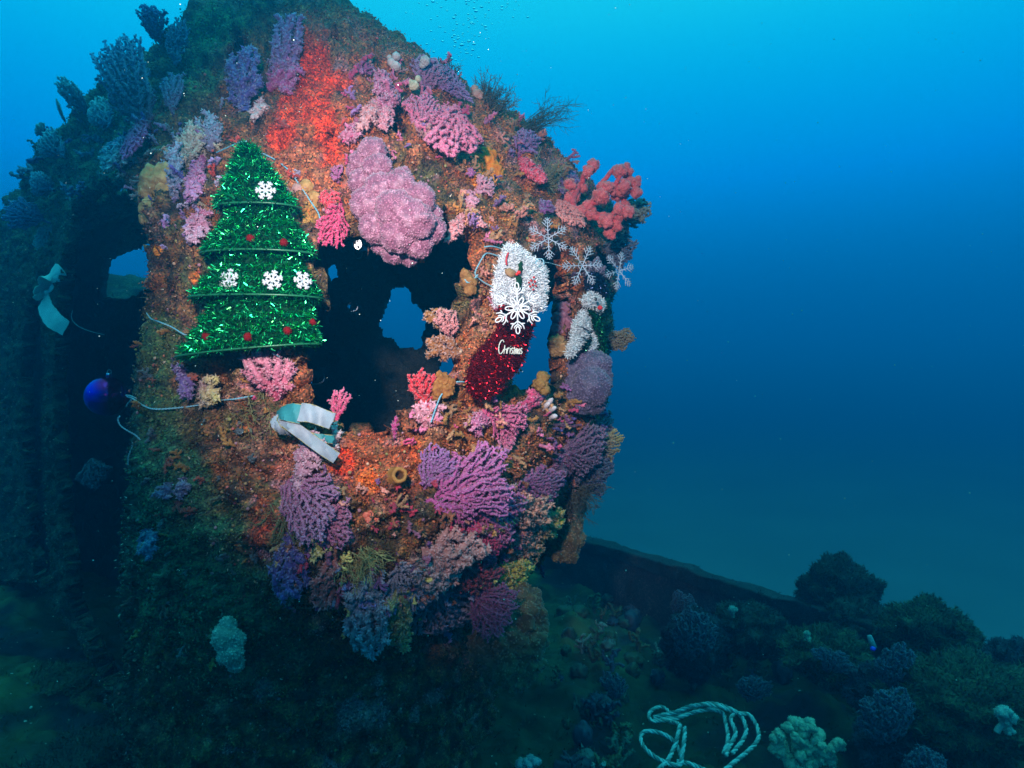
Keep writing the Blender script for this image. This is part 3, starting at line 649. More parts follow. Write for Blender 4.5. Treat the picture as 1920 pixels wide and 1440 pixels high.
def knob_coral(name, label, cat, cx, cy, w, h, ang, ca, cb, group=None, Y=None, knob=9, out=0.4, seed=5, n_at=26):
    """trunk and boughs ending in rounded polyp-covered knobs"""
    rng = np.random.default_rng(seed); a = math.radians(ang); bx = cx - math.sin(a) * h * 0.5; by = cy + math.cos(a) * h * 0.5
    if Y is None: p0, ns, Yb = surf(bx, by)
    else: ns = np.array([0, -0.7, 0.7]); Yb = Y; p0 = at(bx, by, Y)
    px = Yb / F; W = w * px; H = h * px; x, g, nn = frame(ang, ns, out); H = H / max(math.hypot(g[0], g[2]), 0.6)
    u = rng.uniform(-1, 1, (n_at * 5, 3)); u = u[(u ** 2).sum(1) < 1][:n_at]
    att = p0 + x * (u[:, 0:1] * W * 0.5) + g * ((u[:, 1:2] + 1) * H * 0.5) + nn * (u[:, 2:3] * 0.25 * min(W, H))
    nodes, par = colonize(rng, att, p0, 9 * px, 13 * px, g); r, child, dep = branch_radii(nodes, par, 0.5 * knob * px, 1.3 * knob * px, 0.25)
    i = np.arange(1, len(nodes)); ca = np.array(ca, float); cb = np.array(cb, float)
    mb = MB(); cc = np.repeat(ca[None] * 1.1, len(nodes), 0); segs(mb, nodes[par[i]], nodes[i], r[par[i]], r[i], cc[par[i]], cc[i], 8)
    mp = MB(); v, t = ICO[3]
    for k in i:
        if child[k] == 0 or rng.random() < 0.55:
            rr = knob * px * rng.uniform(0.75, 1.25); c0 = nodes[k] + rng.normal(size=3) * 0.3 * rr
            dd = vnoise(v * 2.5 + k, 1.0, 3); p = c0 + v * (rr * (0.75 + 0.5 * dd))[:, None]; mb.add(p, t, None, lerp(ca, cb, dd[:, None]))
            for _k in range(int(rng.integers(3, 7))):
                o_ = nrm(rng.normal(size=3)); r2 = rr * rng.uniform(0.34, 0.6); c2 = c0 + o_ * rr * 0.95; v2, t2 = ICO[2]; p2 = c2 + v2 * (r2 * (0.8 + 0.4 * vnoise(v2 * 3 + _k + k, 1.0, 4)))[:, None]
                mb.add(p2, t2, None, lerp(ca, cb, rng.random())); n2 = 46; k2 = rng.integers(0, len(v2), n2); mp.inst(CONE_V, CONE_T, p2[k2], v2[k2] + 0.3 * rng.normal(size=(n2, 3)), rr * 0.11, np.clip(jit(cb, rng, n2, 0.12), 0, 1), rng, 1.4, np.clip(cb * 1.25 + 0.04, 0, 1)[None].repeat(n2, 0))
            n = 120; kk = rng.integers(0, len(v), n); mp.inst(CONE_V, CONE_T, p[kk], v[kk] + 0.3 * rng.normal(size=(n, 3)), rr * 0.14, np.clip(jit(cb, rng, n, 0.12), 0, 1), rng, 1.2, np.clip(cb * 1.25 + 0.04, 0, 1)[None].repeat(n, 0))
    o = mb.build(name, M['coral']); tag(o, label, cat, group); mp.build('polyps', M['polyp'], o); return o

def hydroid(name, label, cx, cy, w, h, ang, col, n=46, Y=None, group='wispy hydroid tufts', out=0.25, seed=1):
    rng = np.random.default_rng(seed); a = math.radians(ang); bx = cx - math.sin(a) * h * 0.5; by = cy + math.cos(a) * h * 0.5
    if Y is None: p0, ns, Yb = surf(bx, by)
    else: p0 = at(bx, by, Y); Yb = Y; ns = np.array([0, -0.5, 0.8])
    px = Yb / F; x, g, nn = frame(ang, ns, out); mb = MB()
    for k in range(n):
        b = p0 + x * rng.uniform(-0.3, 0.3) * w * px + nn * rng.normal() * 0.01 - g * 0.01; d = nrm(g + x * rng.uniform(-0.75, 0.75) * w / h + nn * rng.normal() * 0.25)
        L = h * px * rng.uniform(0.45, 1.05); pts = [b]; dd = d
        for s in range(9): dd = nrm(dd + 0.20 * rng.normal(size=3)); pts.append(pts[-1] + dd * L / 9)
        cc = np.array(col) * rng.uniform(0.6, 1.5); tube(mb, pts, np.linspace(0.0013, 0.0005, 10), cc, 4)
        for s in range(2, 10):                                       # side twigs
            for q in range(2):
                tw = nrm(dd + 0.9 * rng.normal(size=3)); tube(mb, [pts[s], pts[s] + tw * L * 0.09, pts[s] + tw * L * 0.16 + dd * L * 0.04], [0.0007, 0.0006, 0.0004], cc * 1.2, 3, False)
    return tag(mb.build(name, M['turf']), label, 'hydroid', group)


# ================================================================== CORALS, SPONGES, HYDROIDS ON THE WRECK
GS = 'branching soft corals on the wheelhouse'; GF = 'sea fans on the wheelhouse'; GP = 'sponges on the wheelhouse'
PINK = (0.62, 0.20, 0.33); MAUVE = (0.34, 0.17, 0.36); LILAC = (0.36, 0.26, 0.46); MAG = (0.55, 0.085, 0.20); CRIM = (0.42, 0.03, 0.08)
INDIGO = (0.13, 0.10, 0.34); GREYL = (0.40, 0.33, 0.44); SALM = (0.62, 0.27, 0.22); CREAM = (0.70, 0.58, 0.22); BLUEG = (0.22, 0.27, 0.40)
PURP = (0.26, 0.09, 0.24); DKPUR = (0.12, 0.05, 0.11); OCHRE = (0.40, 0.20, 0.05); TAN = (0.46, 0.25, 0.13)
B = coral_branch
T3 = [
 # style, name, cx, cy, w, h, ang, base, tip, label
 ('finger', 'soft_coral', 466, 150, 66, 118, 8, INDIGO, (0.24, 0.20, 0.46), 'indigo finger coral beside the small round hole near the top of the wreck'),
 ('finger', 'soft_coral', 546, 104, 58, 128, 14, (0.30, 0.16, 0.36), (0.42, 0.32, 0.56), 'tall mauve lobed coral left of the orange-red streak near the top'),
 ('finger', 'soft_coral', 532, 152, 60, 62, 70, (0.42, 0.12, 0.30), (0.50, 0.24, 0.44), 'short purple-pink coral arm at the foot of the tall mauve coral'),
 ('finger', 'soft_coral', 489, 212, 22, 62, 195, (0.46, 0.30, 0.36), (0.66, 0.54, 0.56), 'thin pale pink coral finger hanging below the indigo coral'),
 ('fan', 'sea_fan', 258, 152, 120, 188, -14, (0.20, 0.08, 0.14), (0.49, 0.53, 0.75), 'large dark purple feathery fan on the left shoulder of the roof'),
 ('bush', 'sea_fan', 300, 55, 56, 52, 0, (0.11, 0.09, 0.21), (0.18, 0.22, 0.47), 'small dark blue bushy fan highest on the left roof edge'),
 ('fan', 'sea_fan', 340, 92, 56, 72, 18, (0.18, 0.13, 0.24), (0.30, 0.32, 0.46), 'pale lilac fan just right of the large dark purple fan, upper of two'),
 ('fan', 'sea_fan', 332, 168, 50, 92, 12, (0.20, 0.14, 0.26), (0.32, 0.30, 0.46), 'pale lilac fan just right of the large dark purple fan, lower of two'),
 ('fan', 'sea_fan', 272, 262, 56, 96, 170, (0.27, 0.08, 0.18), (0.68, 0.31, 0.61), 'wine-coloured fan drooping under the large dark purple fan'),
 ('bush', 'soft_coral', 240, 292, 62, 70, 190, (0.18, 0.24, 0.48), (0.73, 0.75, 0.75), 'blue-grey coral tuft hanging over the top of the dark doorway'),
 ('bush', 'soft_coral', 196, 208, 60, 62, -20, (0.15, 0.21, 0.36), (0.54, 0.75, 0.75), 'blue-grey bushy coral at the foot of the big purple fan on the roof edge'),
 ('bush', 'soft_coral', 160, 196, 40, 50, -25, (0.12, 0.15, 0.30), (0.49, 0.73, 0.75), 'small slate-blue bush on the sloping left roof edge'),
 ('fan', 'sea_fan', 118, 206, 22, 40, 0, (0.12, 0.18, 0.30), (0.42, 0.75, 0.75), 'tiny stalked fan standing alone on the left roof edge'),
 ('fan', 'sea_fan', 74, 232, 32, 44, -14, (0.12, 0.15, 0.27), (0.42, 0.73, 0.75), 'small fan with spread fingers on the far left of the roof edge'),
 ('bush', 'soft_coral', 104, 268, 74, 70, -30, (0.11, 0.15, 0.30), (0.42, 0.68, 0.75), 'dusky blue rounded bush on the left roof edge below the stalked fan'),
 ('bush', 'soft_coral', 66, 330, 64, 84, -50, (0.09, 0.14, 0.26), (0.37, 0.61, 0.75), 'dusky blue bush on the roof slope above the far left post'),
 ('fan', 'sea_fan', 48, 402, 72, 92, -70, (0.09, 0.11, 0.24), (0.31, 0.46, 0.75), 'dark blue twiggy fan leaning out from the far left post'),
 ('fan', 'sea_fan', 84, 452, 50, 66, 200, (0.15, 0.21, 0.26), (0.54, 0.75, 0.75), 'grey-green fan on the far left post above the hanging satin bow'),
 ('finger', 'soft_coral', 396, 246, 50, 70, 0, (0.26, 0.24, 0.34), (0.46, 0.44, 0.54), 'pale lilac-grey knobby coral left of the tinsel tree tip'),
 ('finger', 'soft_coral', 362, 276, 48, 78, 20, (0.42, 0.36, 0.30), (0.58, 0.54, 0.46), 'cream-grey coral arm above and right of the yellow sponge'),
 ('finger', 'soft_coral', 332, 322, 40, 88, 10, (0.22, 0.24, 0.34), (0.40, 0.44, 0.54), 'blue-grey coral arm pressed against the right side of the yellow sponge'),
 ('string', 'soft_coral', 376, 342, 30, 96, 180, (0.42, 0.12, 0.26), (0.58, 0.36, 0.54), 'magenta and white knobbly coral string left of the upper tinsel tree'),
 ('string', 'soft_coral', 380, 422, 44, 66, 175, (0.48, 0.14, 0.24), (0.62, 0.46, 0.56), 'pink and white knobbly coral cluster left of the middle of the tinsel tree'),
 ('bush', 'soft_coral', 800, 138, 68, 62, 10, (0.36, 0.17, 0.33), (0.50, 0.34, 0.52), 'lilac bushy coral on the right roof edge, nearest the bubbles'),
 ('fan', 'soft_coral', 846, 158, 92, 44, 72, (0.30, 0.14, 0.34), (0.42, 0.30, 0.52), 'purple coral arm reaching right along the roof edge'),
 ('fan', 'soft_coral', 790, 204, 74, 92, 4, PINK, (0.66, 0.26, 0.44), 'magenta-pink fan above the large pink fan and under the lilac coral'),
 ('fan', 'soft_coral', 826, 262, 112, 142, 205, PINK, (0.68, 0.28, 0.42), 'large bright pink fan hanging right of the big pink lump'),
 ('finger', 'soft_coral', 732, 182, 76, 34, -80, (0.42, 0.16, 0.28), (0.52, 0.24, 0.36), 'mauve coral arm arching left over the dark cavity'),
 ('string', 'soft_coral', 722, 226, 28, 66, 190, (0.50, 0.20, 0.28), (0.62, 0.32, 0.38), 'dusky pink coral stalk left of the dark cavity, above the big pink lump'),
 ('string', 'soft_coral', 694, 222, 30, 78, 200, (0.52, 0.24, 0.27), (0.64, 0.38, 0.40), 'peach-pink coral stalk left of the two stalks above the big pink lump'),
 ('finger', 'soft_coral', 660, 256, 34, 46, 190, (0.44, 0.14, 0.26), (0.54, 0.26, 0.36), 'small magenta coral tuft on the upper left of the big pink lump'),
 ('bush', 'soft_coral', 686, 130, 36, 26, 60, (0.36, 0.10, 0.28), (0.46, 0.2, 0.36), 'small purple tuft alone on the orange crust between the two large corals'),
 ('bush', 'soft_coral', 632, 326, 30, 26, 0, (0.36, 0.12, 0.28), (0.46, 0.2, 0.36), 'tiny purple tuft on the left edge of the big pink lump'),
 ('fan', 'soft_coral', 632, 412, 70, 76, 190, MAG, (0.66, 0.14, 0.27), 'raspberry pink coral hanging in the top left corner of the big window'),
 ('bush', 'soft_coral', 618, 376, 44, 36, 20, (0.58, 0.05, 0.09), (0.70, 0.14, 0.18), 'small scarlet coral just above the raspberry pink coral'),
 ('bush', 'soft_coral', 984, 264, 50, 54, 20, (0.32, 0.13, 0.33), (0.44, 0.28, 0.52), 'violet bushy coral high on the right side of the wheelhouse roof'),
 ('string', 'soft_coral', 990, 328, 34, 66, 160, (0.62, 0.05, 0.12), (0.72, 0.2, 0.26), 'crimson beaded coral below the violet coral on the right'),
 ('bush', 'soft_coral', 908, 352, 48, 36, 60, (0.52, 0.24, 0.33), (0.60, 0.38, 0.48), 'pale pink coral cushion under the orange sponge patch'),
 ('bush', 'soft_coral', 880, 372, 30, 36, 190, (0.50, 0.22, 0.33), (0.60, 0.36, 0.46), 'pink coral tuft at the upper right rim of the big window'),
 ('bush', 'soft_coral', 884, 322, 22, 24, 0, (0.36, 0.12, 0.30), (0.44, 0.2, 0.4), 'tiny violet tuft left of the orange sponge patch'),
 ('string', 'soft_coral', 854, 426, 26, 54, 215, (0.56, 0.24, 0.27), (0.70, 0.36, 0.38), 'thin pink coral sprig dangling right of the big pink lump'),
 ('string', 'soft_coral', 884, 404, 20, 60, 165, (0.56, 0.24, 0.27), (0.70, 0.36, 0.38), 'thin pink coral sprig dangling at the right corner of the big window'),
 ('fan', 'soft_coral', 1058, 408, 64, 72, 165, (0.62, 0.20, 0.20), (0.68, 0.32, 0.30), 'salmon fan between the red tree coral and the upper silver snowflake'),
 ('bush', 'soft_coral', 1066, 346, 56, 50, 30, (0.28, 0.12, 0.30), (0.38, 0.24, 0.46), 'violet tuft at the left foot of the red tree coral'),
 ('bush', 'soft_coral', 1028, 382, 36, 30, 40, (0.22, 0.06, 0.24), (0.3, 0.14, 0.34), 'dark violet tuft between the crimson beaded coral and the red tree coral'),
 ('finger', 'soft_coral', 514, 706, 92, 76, -8, (0.50, 0.11, 0.20), (0.64, 0.38, 0.48), 'rose-pink coral with pale knobs right under the tinsel tree'),
 ('string', 'soft_coral', 346, 704, 26, 78, 150, (0.18, 0.10, 0.26), (0.24, 0.16, 0.34), 'thin dark violet coral strand left below the tinsel tree'),
 ('finger', 'soft_coral', 398, 734, 64, 44, 100, (0.30, 0.14, 0.20), (0.66, 0.60, 0.30), 'coral with cream finger tips beside the blue wire below the tree'),
 ('fan', 'soft_coral', 636, 762, 42, 52, 15, MAG, (0.64, 0.22, 0.34), 'small pink coral standing above the white satin bow on the window sill'),
 ('fan', 'soft_coral', 740, 806, 16, 34, 0, (0.36, 0.04, 0.18), (0.46, 0.08, 0.24), 'tiny magenta sprig on the middle of the window sill'),
 ('bush', 'soft_coral', 792, 738, 56, 66, -20, (0.50, 0.03, 0.055), (0.66, 0.08, 0.11), 'deep red coral in the lower right corner of the big window'),
 ('finger', 'soft_coral', 800, 776, 52, 44, 10, (0.54, 0.24, 0.32), (0.66, 0.40, 0.48), 'pale pink coral below the deep red coral beside the blue wire'),
 ('bush', 'soft_coral', 820, 790, 24, 24, 20, (0.5, 0.16, 0.28), (0.6, 0.26, 0.38), 'small round pink tuft at the end of the blue wire on the sill'),
 ('bush', 'soft_coral', 838, 612, 50, 48, -20, (0.54, 0.22, 0.24), (0.62, 0.34, 0.34), 'dusty pink coral bush on the left edge of the stocking post'),
 ('finger', 'soft_coral', 820, 604, 34, 44, -60, (0.26, 0.12, 0.06), (0.40, 0.22, 0.09), 'tan coral twigs reaching left into the big window, upper of two'),
 ('finger', 'soft_coral', 840, 658, 50, 56, -75, (0.26, 0.11, 0.06), (0.38, 0.2, 0.1), 'tan coral twigs reaching left into the big window, lower of two'),
 ('bush', 'soft_coral', 930, 566, 46, 40, -10, (0.42, 0.14, 0.24), (0.5, 0.22, 0.32), 'plum coral cushion on the post beside the white plastic snowflake'),
 ('fan', 'soft_coral', 940, 788, 88, 76, 120, (0.58, 0.13, 0.28), (0.66, 0.26, 0.42), 'rose fan spreading below the toe of the red stocking'),
 ('finger', 'soft_coral', 996, 748, 36, 54, 35, (0.54, 0.10, 0.22), (0.62, 0.20, 0.34), 'pink coral finger pointing up below the narrow window'),
 ('finger', 'soft_coral', 898, 792, 44, 34, -80, (0.46, 0.16, 0.30), (0.56, 0.26, 0.40), 'mauve coral knobs left of the rose fan under the stocking'),
 ('fan', 'soft_coral', 944, 826, 40, 42, 170, (0.54, 0.20, 0.33), (0.64, 0.32, 0.44), 'small pale rose fan drooping beneath the larger rose fan'),
 ('fan', 'sea_fan', 1092, 842, 108, 84, 85, (0.17, 0.06, 0.16), (0.28, 0.18, 0.30), 'dark plum feathery fan low on the right edge of the wreck'),
 ('fan', 'sea_fan', 1130, 832, 60, 62, 70, (0.13, 0.08, 0.14), (0.40, 0.36, 0.14), 'plum fan with yellowish finger tips at the right edge'),
 ('fan', 'sea_fan', 1112, 884, 96, 70, 105, (0.05, 0.05, 0.12), (0.09, 0.10, 0.2), 'very dark blue fan under the plum fans at the right edge'),
 ('fan', 'sea_fan', 1130, 800, 60, 44, 60, (0.07, 0.06, 0.14), (0.10, 0.12, 0.22), 'very dark blue fan under the grey-violet lump at the right edge'),
 ('fan', 'sea_fan', 1060, 868, 56, 50, 110, (0.20, 0.06, 0.18), (0.30, 0.14, 0.28), 'small plum fan left of the dark fans at the right edge'),
 ('fan', 'sea_fan', 846, 918, 116, 108, 62, (0.44, 0.11, 0.32), (0.56, 0.26, 0.50), 'large violet-pink fan in the middle of the lower coral bank'),
 ('fan', 'sea_fan', 880, 948, 96, 104, 100, (0.50, 0.10, 0.28), (0.58, 0.24, 0.42), 'violet-pink fan overlapping the lower side of the large violet-pink one'),
 ('fan', 'sea_fan', 806, 892, 60, 56, 20, (0.26, 0.09, 0.27), (0.36, 0.20, 0.42), 'small violet fan at the upper left of the lower coral bank'),
 ('finger', 'sea_fan', 960, 938, 58, 96, 110, (0.56, 0.26, 0.22), (0.70, 0.46, 0.36), 'salmon finger fan right of the large violet-pink fan'),
 ('fan', 'sea_fan', 1000, 906, 62, 74, 90, (0.30, 0.08, 0.24), (0.36, 0.16, 0.32), 'dark violet fan above the salmon finger fan'),
 ('finger', 'sea_fan', 1008, 976, 54, 62, 85, (0.28, 0.07, 0.14), (0.66, 0.60, 0.16), 'wine fan with bright yellow tips, farthest right in the coral bank'),
 ('fan', 'sea_fan', 886, 1004, 88, 66, 80, (0.50, 0.03, 0.13), (0.60, 0.09, 0.24), 'crimson fan in the middle of the lower coral bank'),
 ('finger', 'sea_fan', 914, 986, 30, 40, 60, (0.44, 0.2, 0.1), (0.72, 0.62, 0.24), 'small yellow-tipped sprig on the upper rim of the crimson fan'),
 ('finger', 'sea_fan', 972, 1018, 64, 84, 95, (0.46, 0.16, 0.17), (0.68, 0.46, 0.26), 'salmon fan with cream tips below the bright yellow-tipped fan'),
 ('fan', 'sea_fan', 880, 1064, 78, 76, 120, (0.38, 0.035, 0.07), (0.46, 0.08, 0.13), 'dark wine-red fan under the crimson fan'),
 ('finger', 'sea_fan', 936, 1072, 58, 62, 80, (0.46, 0.30, 0.10), (0.74, 0.66, 0.22), 'yellow finger fan at the lower right of the coral bank'),
 ('finger', 'sea_fan', 826, 1028, 66, 72, 70, (0.46, 0.24, 0.24), (0.58, 0.38, 0.38), 'dusty pink finger fan left of the crimson fan'),
 ('finger', 'sea_fan', 806, 1066, 56, 62, 110, (0.46, 0.32, 0.34), (0.60, 0.48, 0.50), 'pale dusty pink finger fan under the other dusty pink one'),
 ('fan', 'sea_fan', 762, 1088, 92, 78, 150, (0.36, 0.32, 0.42), (0.50, 0.48, 0.58), 'pale grey-lilac fan in the lower left of the coral bank'),
 ('fan', 'sea_fan', 836, 1138, 112, 88, 120, (0.36, 0.24, 0.34), (0.46, 0.40, 0.50), 'broad mauve-grey fan forming the bottom of the coral bank'),
 ('fan', 'sea_fan', 906, 1126, 84, 66, 115, (0.28, 0.08, 0.20), (0.34, 0.14, 0.28), 'plum fan pointing down right at the bottom of the coral bank'),
 ('string', 'soft_coral', 688, 1130, 60, 126, 190, (0.34, 0.34, 0.42), (0.46, 0.48, 0.56), 'pale blue-grey coral strand hanging lowest under the wheelhouse'),
 ('string', 'soft_coral', 742, 1142, 40, 110, 178, (0.36, 0.34, 0.16), (0.44, 0.46, 0.24), 'olive-yellow coral strand beside the pale blue-grey hanging strand'),
 ('string', 'soft_coral', 616, 1080, 34, 76, 195, (0.40, 0.16, 0.16), (0.46, 0.22, 0.22), 'dull pink coral strand on the dark lower flank'),
 ('fan', 'soft_coral', 566, 916, 92, 84, 140, (0.28, 0.10, 0.22), (0.40, 0.24, 0.40), 'dusky purple fan below the white satin bow'),
 ('fan', 'soft_coral', 602, 968, 78, 62, 110, (0.38, 0.09, 0.20), (0.44, 0.22, 0.36), 'wine and lilac fan under the dusky purple fan'),
 ('finger', 'soft_coral', 548, 1040, 48, 88, 170, (0.12, 0.09, 0.28), (0.20, 0.17, 0.42), 'indigo coral hanging on the dark lower left flank'),
 ('finger', 'soft_coral', 574, 856, 80, 36, 110, (0.36, 0.18, 0.28), (0.50, 0.34, 0.42), 'greyish pink coral arm just under the end of the satin bow'),
 ('finger', 'soft_coral', 626, 826, 24, 46, 10, (0.54, 0.38, 0.42), (0.68, 0.54, 0.58), 'pale pink coral tuft touching the end of the satin bow'),
 ('finger', 'soft_coral', 588, 1006, 66, 30, 95, (0.34, 0.30, 0.14), (0.60, 0.56, 0.28), 'cream-tipped coral fingers under the wine and lilac fan'),
 ('string', 'soft_coral', 342, 914, 26, 32, 180, (0.10, 0.10, 0.20), (0.20, 0.22, 0.34), 'tiny blue coral sprig on the green lower left flank'),
 ('string', 'soft_coral', 312, 920, 30, 34, 200, (0.10, 0.10, 0.20), (0.20, 0.22, 0.34), 'tiny violet-blue coral sprig leftmost on the green flank'),
 ('string', 'soft_coral', 286, 1008, 36, 50, 170, (0.10, 0.10, 0.20), (0.20, 0.22, 0.34), 'dark blue coral sprig on the edge of the green flank'),
 ('bush', 'sea_fan', 182, 880, 60, 46, 160, (0.06, 0.075, 0.13), (0.10, 0.13, 0.20), 'dim blue fan inside the dark doorway on the left'),
]
for st_, nm, cx, cy, w_, h_, an, ca, cb, lab in T3:
    kw = {}
    if 'inside the dark doorway' in lab: kw['Y'] = 2.35
    if nm == 'sea_fan' and cx < 420: kw['fine'] = 1.1
    B(nm, lab, 'sea fan' if nm == 'sea_fan' else 'coral', cx, cy, w_, h_, an, ca, cb, st_, GF if nm == 'sea_fan' else GS, **kw)

# the big pink lump and the other lumpy colonies
BIG = [(698, 284, 28, 40), (676, 306, 24, 34), (708, 318, 30, 58), (678, 342, 26, 52), (716, 358, 34, 80), (690, 384, 34, 84), (748, 350, 32, 80), (742, 394, 38, 108), (784, 374, 32, 84), (706, 426, 32, 92), (774, 414, 40, 110), (808, 430, 28, 78), (746, 438, 36, 104), (782, 456, 30, 88), (738, 472, 24, 72), (766, 482, 18, 60), (812, 402, 18, 60), (715, 458, 20, 66), (755, 330, 18, 60), (664, 322, 16, 30)]
BIG = [(a, b, c * 0.87, *d) for a, b, c, *d in BIG]
lobes_coral('soft_coral', 'huge lumpy pink cauliflower coral hanging over the top of the big window', 'coral', BIG, (0.33, 0.10, 0.18), (0.52, 0.23, 0.33), 'lumpy soft corals', off=0.02, grain=0.0016, seed=31, bump=0.17)
lobes_coral('soft_coral', 'grey-violet lumpy coral on the right post below the snowman ornament', 'coral', [(1102, 690, 34, 20), (1122, 684, 24, 20), (1080, 715, 26, 20), (1108, 725, 36, 40), (1090, 745, 30, 25), (1112, 752, 24, 20), (1128, 705, 20, 15), (1076, 692, 18, 25)],
            (0.085, 0.06, 0.13), (0.125, 0.09, 0.18), 'lumpy soft corals', Y=1.80, grain=0.002, seed=37, bump=0.14)
lobes_coral('soft_coral', 'pale white-green lumpy coral low on the dark left flank', 'coral', [(428, 1172, 15, 20), (424, 1196, 24, 25), (440, 1200, 18, 20), (432, 1224, 22, 25), (442, 1244, 15, 15), (414, 1186, 14, 14), (420, 1232, 13, 16)],
            (0.26, 0.31, 0.27), (0.40, 0.45, 0.39), 'lumpy soft corals', Y=1.40, grain=0.0018, seed=41)
lobes_coral('sponge', 'knobbly pale yellow-orange sponge left of the tinsel tree', 'sponge', [(292, 340, 26, 12), (312, 334, 24, 16), (280, 364, 18, 10), (316, 362, 22, 16), (286, 392, 20, 16), (302, 402, 26, 18), (326, 400, 18, 12), (276, 410, 12, 8)],
            (0.40, 0.24, 0.09), (0.58, 0.40, 0.18), GP, Y=1.49, grain=0, seed=43, bump=0.28)
lobes_coral('sponge', 'orange sponge cushion beside the wire at the lower right window corner', 'sponge', [(828, 712, 11, 6), (822, 726, 13, 7), (836, 732, 11, 6), (818, 742, 9, 5), (843, 718, 8, 4)], (0.26, 0.09, 0.025), (0.36, 0.15, 0.04), GP, grain=0, bump=0.5, seed=47, off=0.01)
lobes_coral('sponge', 'ochre sponge knob on the left edge of the stocking post', 'sponge', [(876, 528, 10, 6), (881, 542, 9, 6), (872, 514, 7, 4), (886, 530, 7, 4)], (0.26, 0.11, 0.035), (0.36, 0.17, 0.055), GP, grain=0, bump=0.5, seed=48, off=0.01)
lobes_coral('sponge', 'brownish yellow sponge knob at the foot of the right post', 'sponge', [(1018, 708, 9, 5), (1013, 720, 10, 6), (1021, 731, 8, 5)], (0.22, 0.11, 0.03), (0.30, 0.16, 0.05), GP, grain=0, bump=0.5, seed=49, off=0.01)
lobes_coral('sponge', 'plum sponge crust on the right post, left of the snowman', 'sponge', [(1056, 580, 10, 7), (1051, 598, 12, 8), (1047, 620, 11, 8), (1060, 606, 10, 7), (1050, 634, 8, 6)], (0.24, 0.08, 0.12), (0.32, 0.12, 0.17), GP, grain=0, bump=0.5, seed=50, off=0.01)
lobes_coral('sponge', 'brown sponge mound on the right post beneath the plum sponge', 'sponge', [(1044, 642, 11, 8), (1053, 652, 11, 9), (1042, 658, 9, 6), (1036, 648, 7, 5)], (0.26, 0.14, 0.06), (0.36, 0.2, 0.09), GP, grain=0, bump=0.5, seed=51, off=0.01)
lobes_coral('sponge', 'bright orange sponge patch on the right of the roof', 'sponge', [(910, 300, 18, 4), (898, 320, 18, 4), (920, 325, 17, 4), (905, 338, 12, 4)], (0.62, 0.16, 0.012), (0.78, 0.27, 0.03), GP, grain=0, seed=53, off=-0.006, bump=0.4, ysq=0.6)
lobes_coral('sponge', 'small orange sponge knob low on the green left post', 'sponge', [(294, 470, 7, 4), (296, 477, 6, 4)], (0.72, 0.2, 0.02), (0.85, 0.3, 0.03), GP, grain=0, seed=55)
lobes_coral('sea_squirt', 'cluster of coral-red round buds low on the brown crust', 'sea squirt', [(686, 966, 6, 8), (694, 962, 5, 8), (702, 966, 6, 8), (690, 974, 6, 9), (706, 974, 5, 8), (700, 980, 4, 7), (698, 990, 3, 6)], (0.72, 0.14, 0.09), (0.85, 0.25, 0.16), 'sea squirts', grain=0, seed=57)
lobes_coral('sea_squirt', 'two pale pink round sea squirts right of the tinsel tree', 'sea squirt', [(536, 358, 8, 8), (558, 354, 10, 8), (549, 362, 6, 6)], (0.46, 0.22, 0.2), (0.56, 0.32, 0.28), 'sea squirts', grain=0, seed=58)
lobes_coral('sea_squirt', 'row of brown translucent sea squirts right of the tinsel tree', 'sea squirt', [(575, 350, 13, 8), (588, 372, 14, 8), (592, 394, 13, 8), (580, 410, 12, 7), (574, 384, 10, 6)], (0.40, 0.2, 0.07), (0.5, 0.27, 0.11), 'sea squirts', grain=0, seed=59, off=0.0)
lobes_coral('sea_squirt', 'white rounded sea squirts on the roof edge left of the lilac coral', 'sea squirt', [(743, 106, 8, 8), (734, 117, 8, 8), (742, 124, 9, 8), (730, 108, 5, 4)], (0.56, 0.42, 0.40), (0.68, 0.55, 0.52), 'sea squirts', grain=0, seed=60)
lobes_coral('sea_squirt', 'single white sea squirt on top of the lilac roof coral', 'sea squirt', [(797, 114, 9, 40), (792, 122, 6, 38)], (0.56, 0.46, 0.44), (0.68, 0.58, 0.55), 'sea squirts', grain=0, seed=61)
lobes_coral('sea_squirt', 'white blob of sea squirts between the lilac and magenta roof corals', 'sea squirt', [(776, 160, 9, 40), (784, 148, 6, 40), (770, 154, 5, 38)], (0.5, 0.4, 0.26), (0.66, 0.55, 0.4), 'sea squirts', grain=0, seed=62)
lobes_coral('sea_squirt', 'pale peach sea squirt beside the bushy hydroid on the roof edge', 'sea squirt', [(896, 178, 11, 8), (890, 166, 7, 6)], (0.56, 0.27, 0.22), (0.66, 0.36, 0.3), 'sea squirts', grain=0, seed=63)
lobes_coral('sea_squirt', 'pair of red sea squirts at the foot of the long trailing hydroid', 'sea squirt', [(996, 246, 6, 8), (992, 254, 5, 6)], (0.7, 0.06, 0.03), (0.8, 0.12, 0.06), 'sea squirts', grain=0, seed=64)

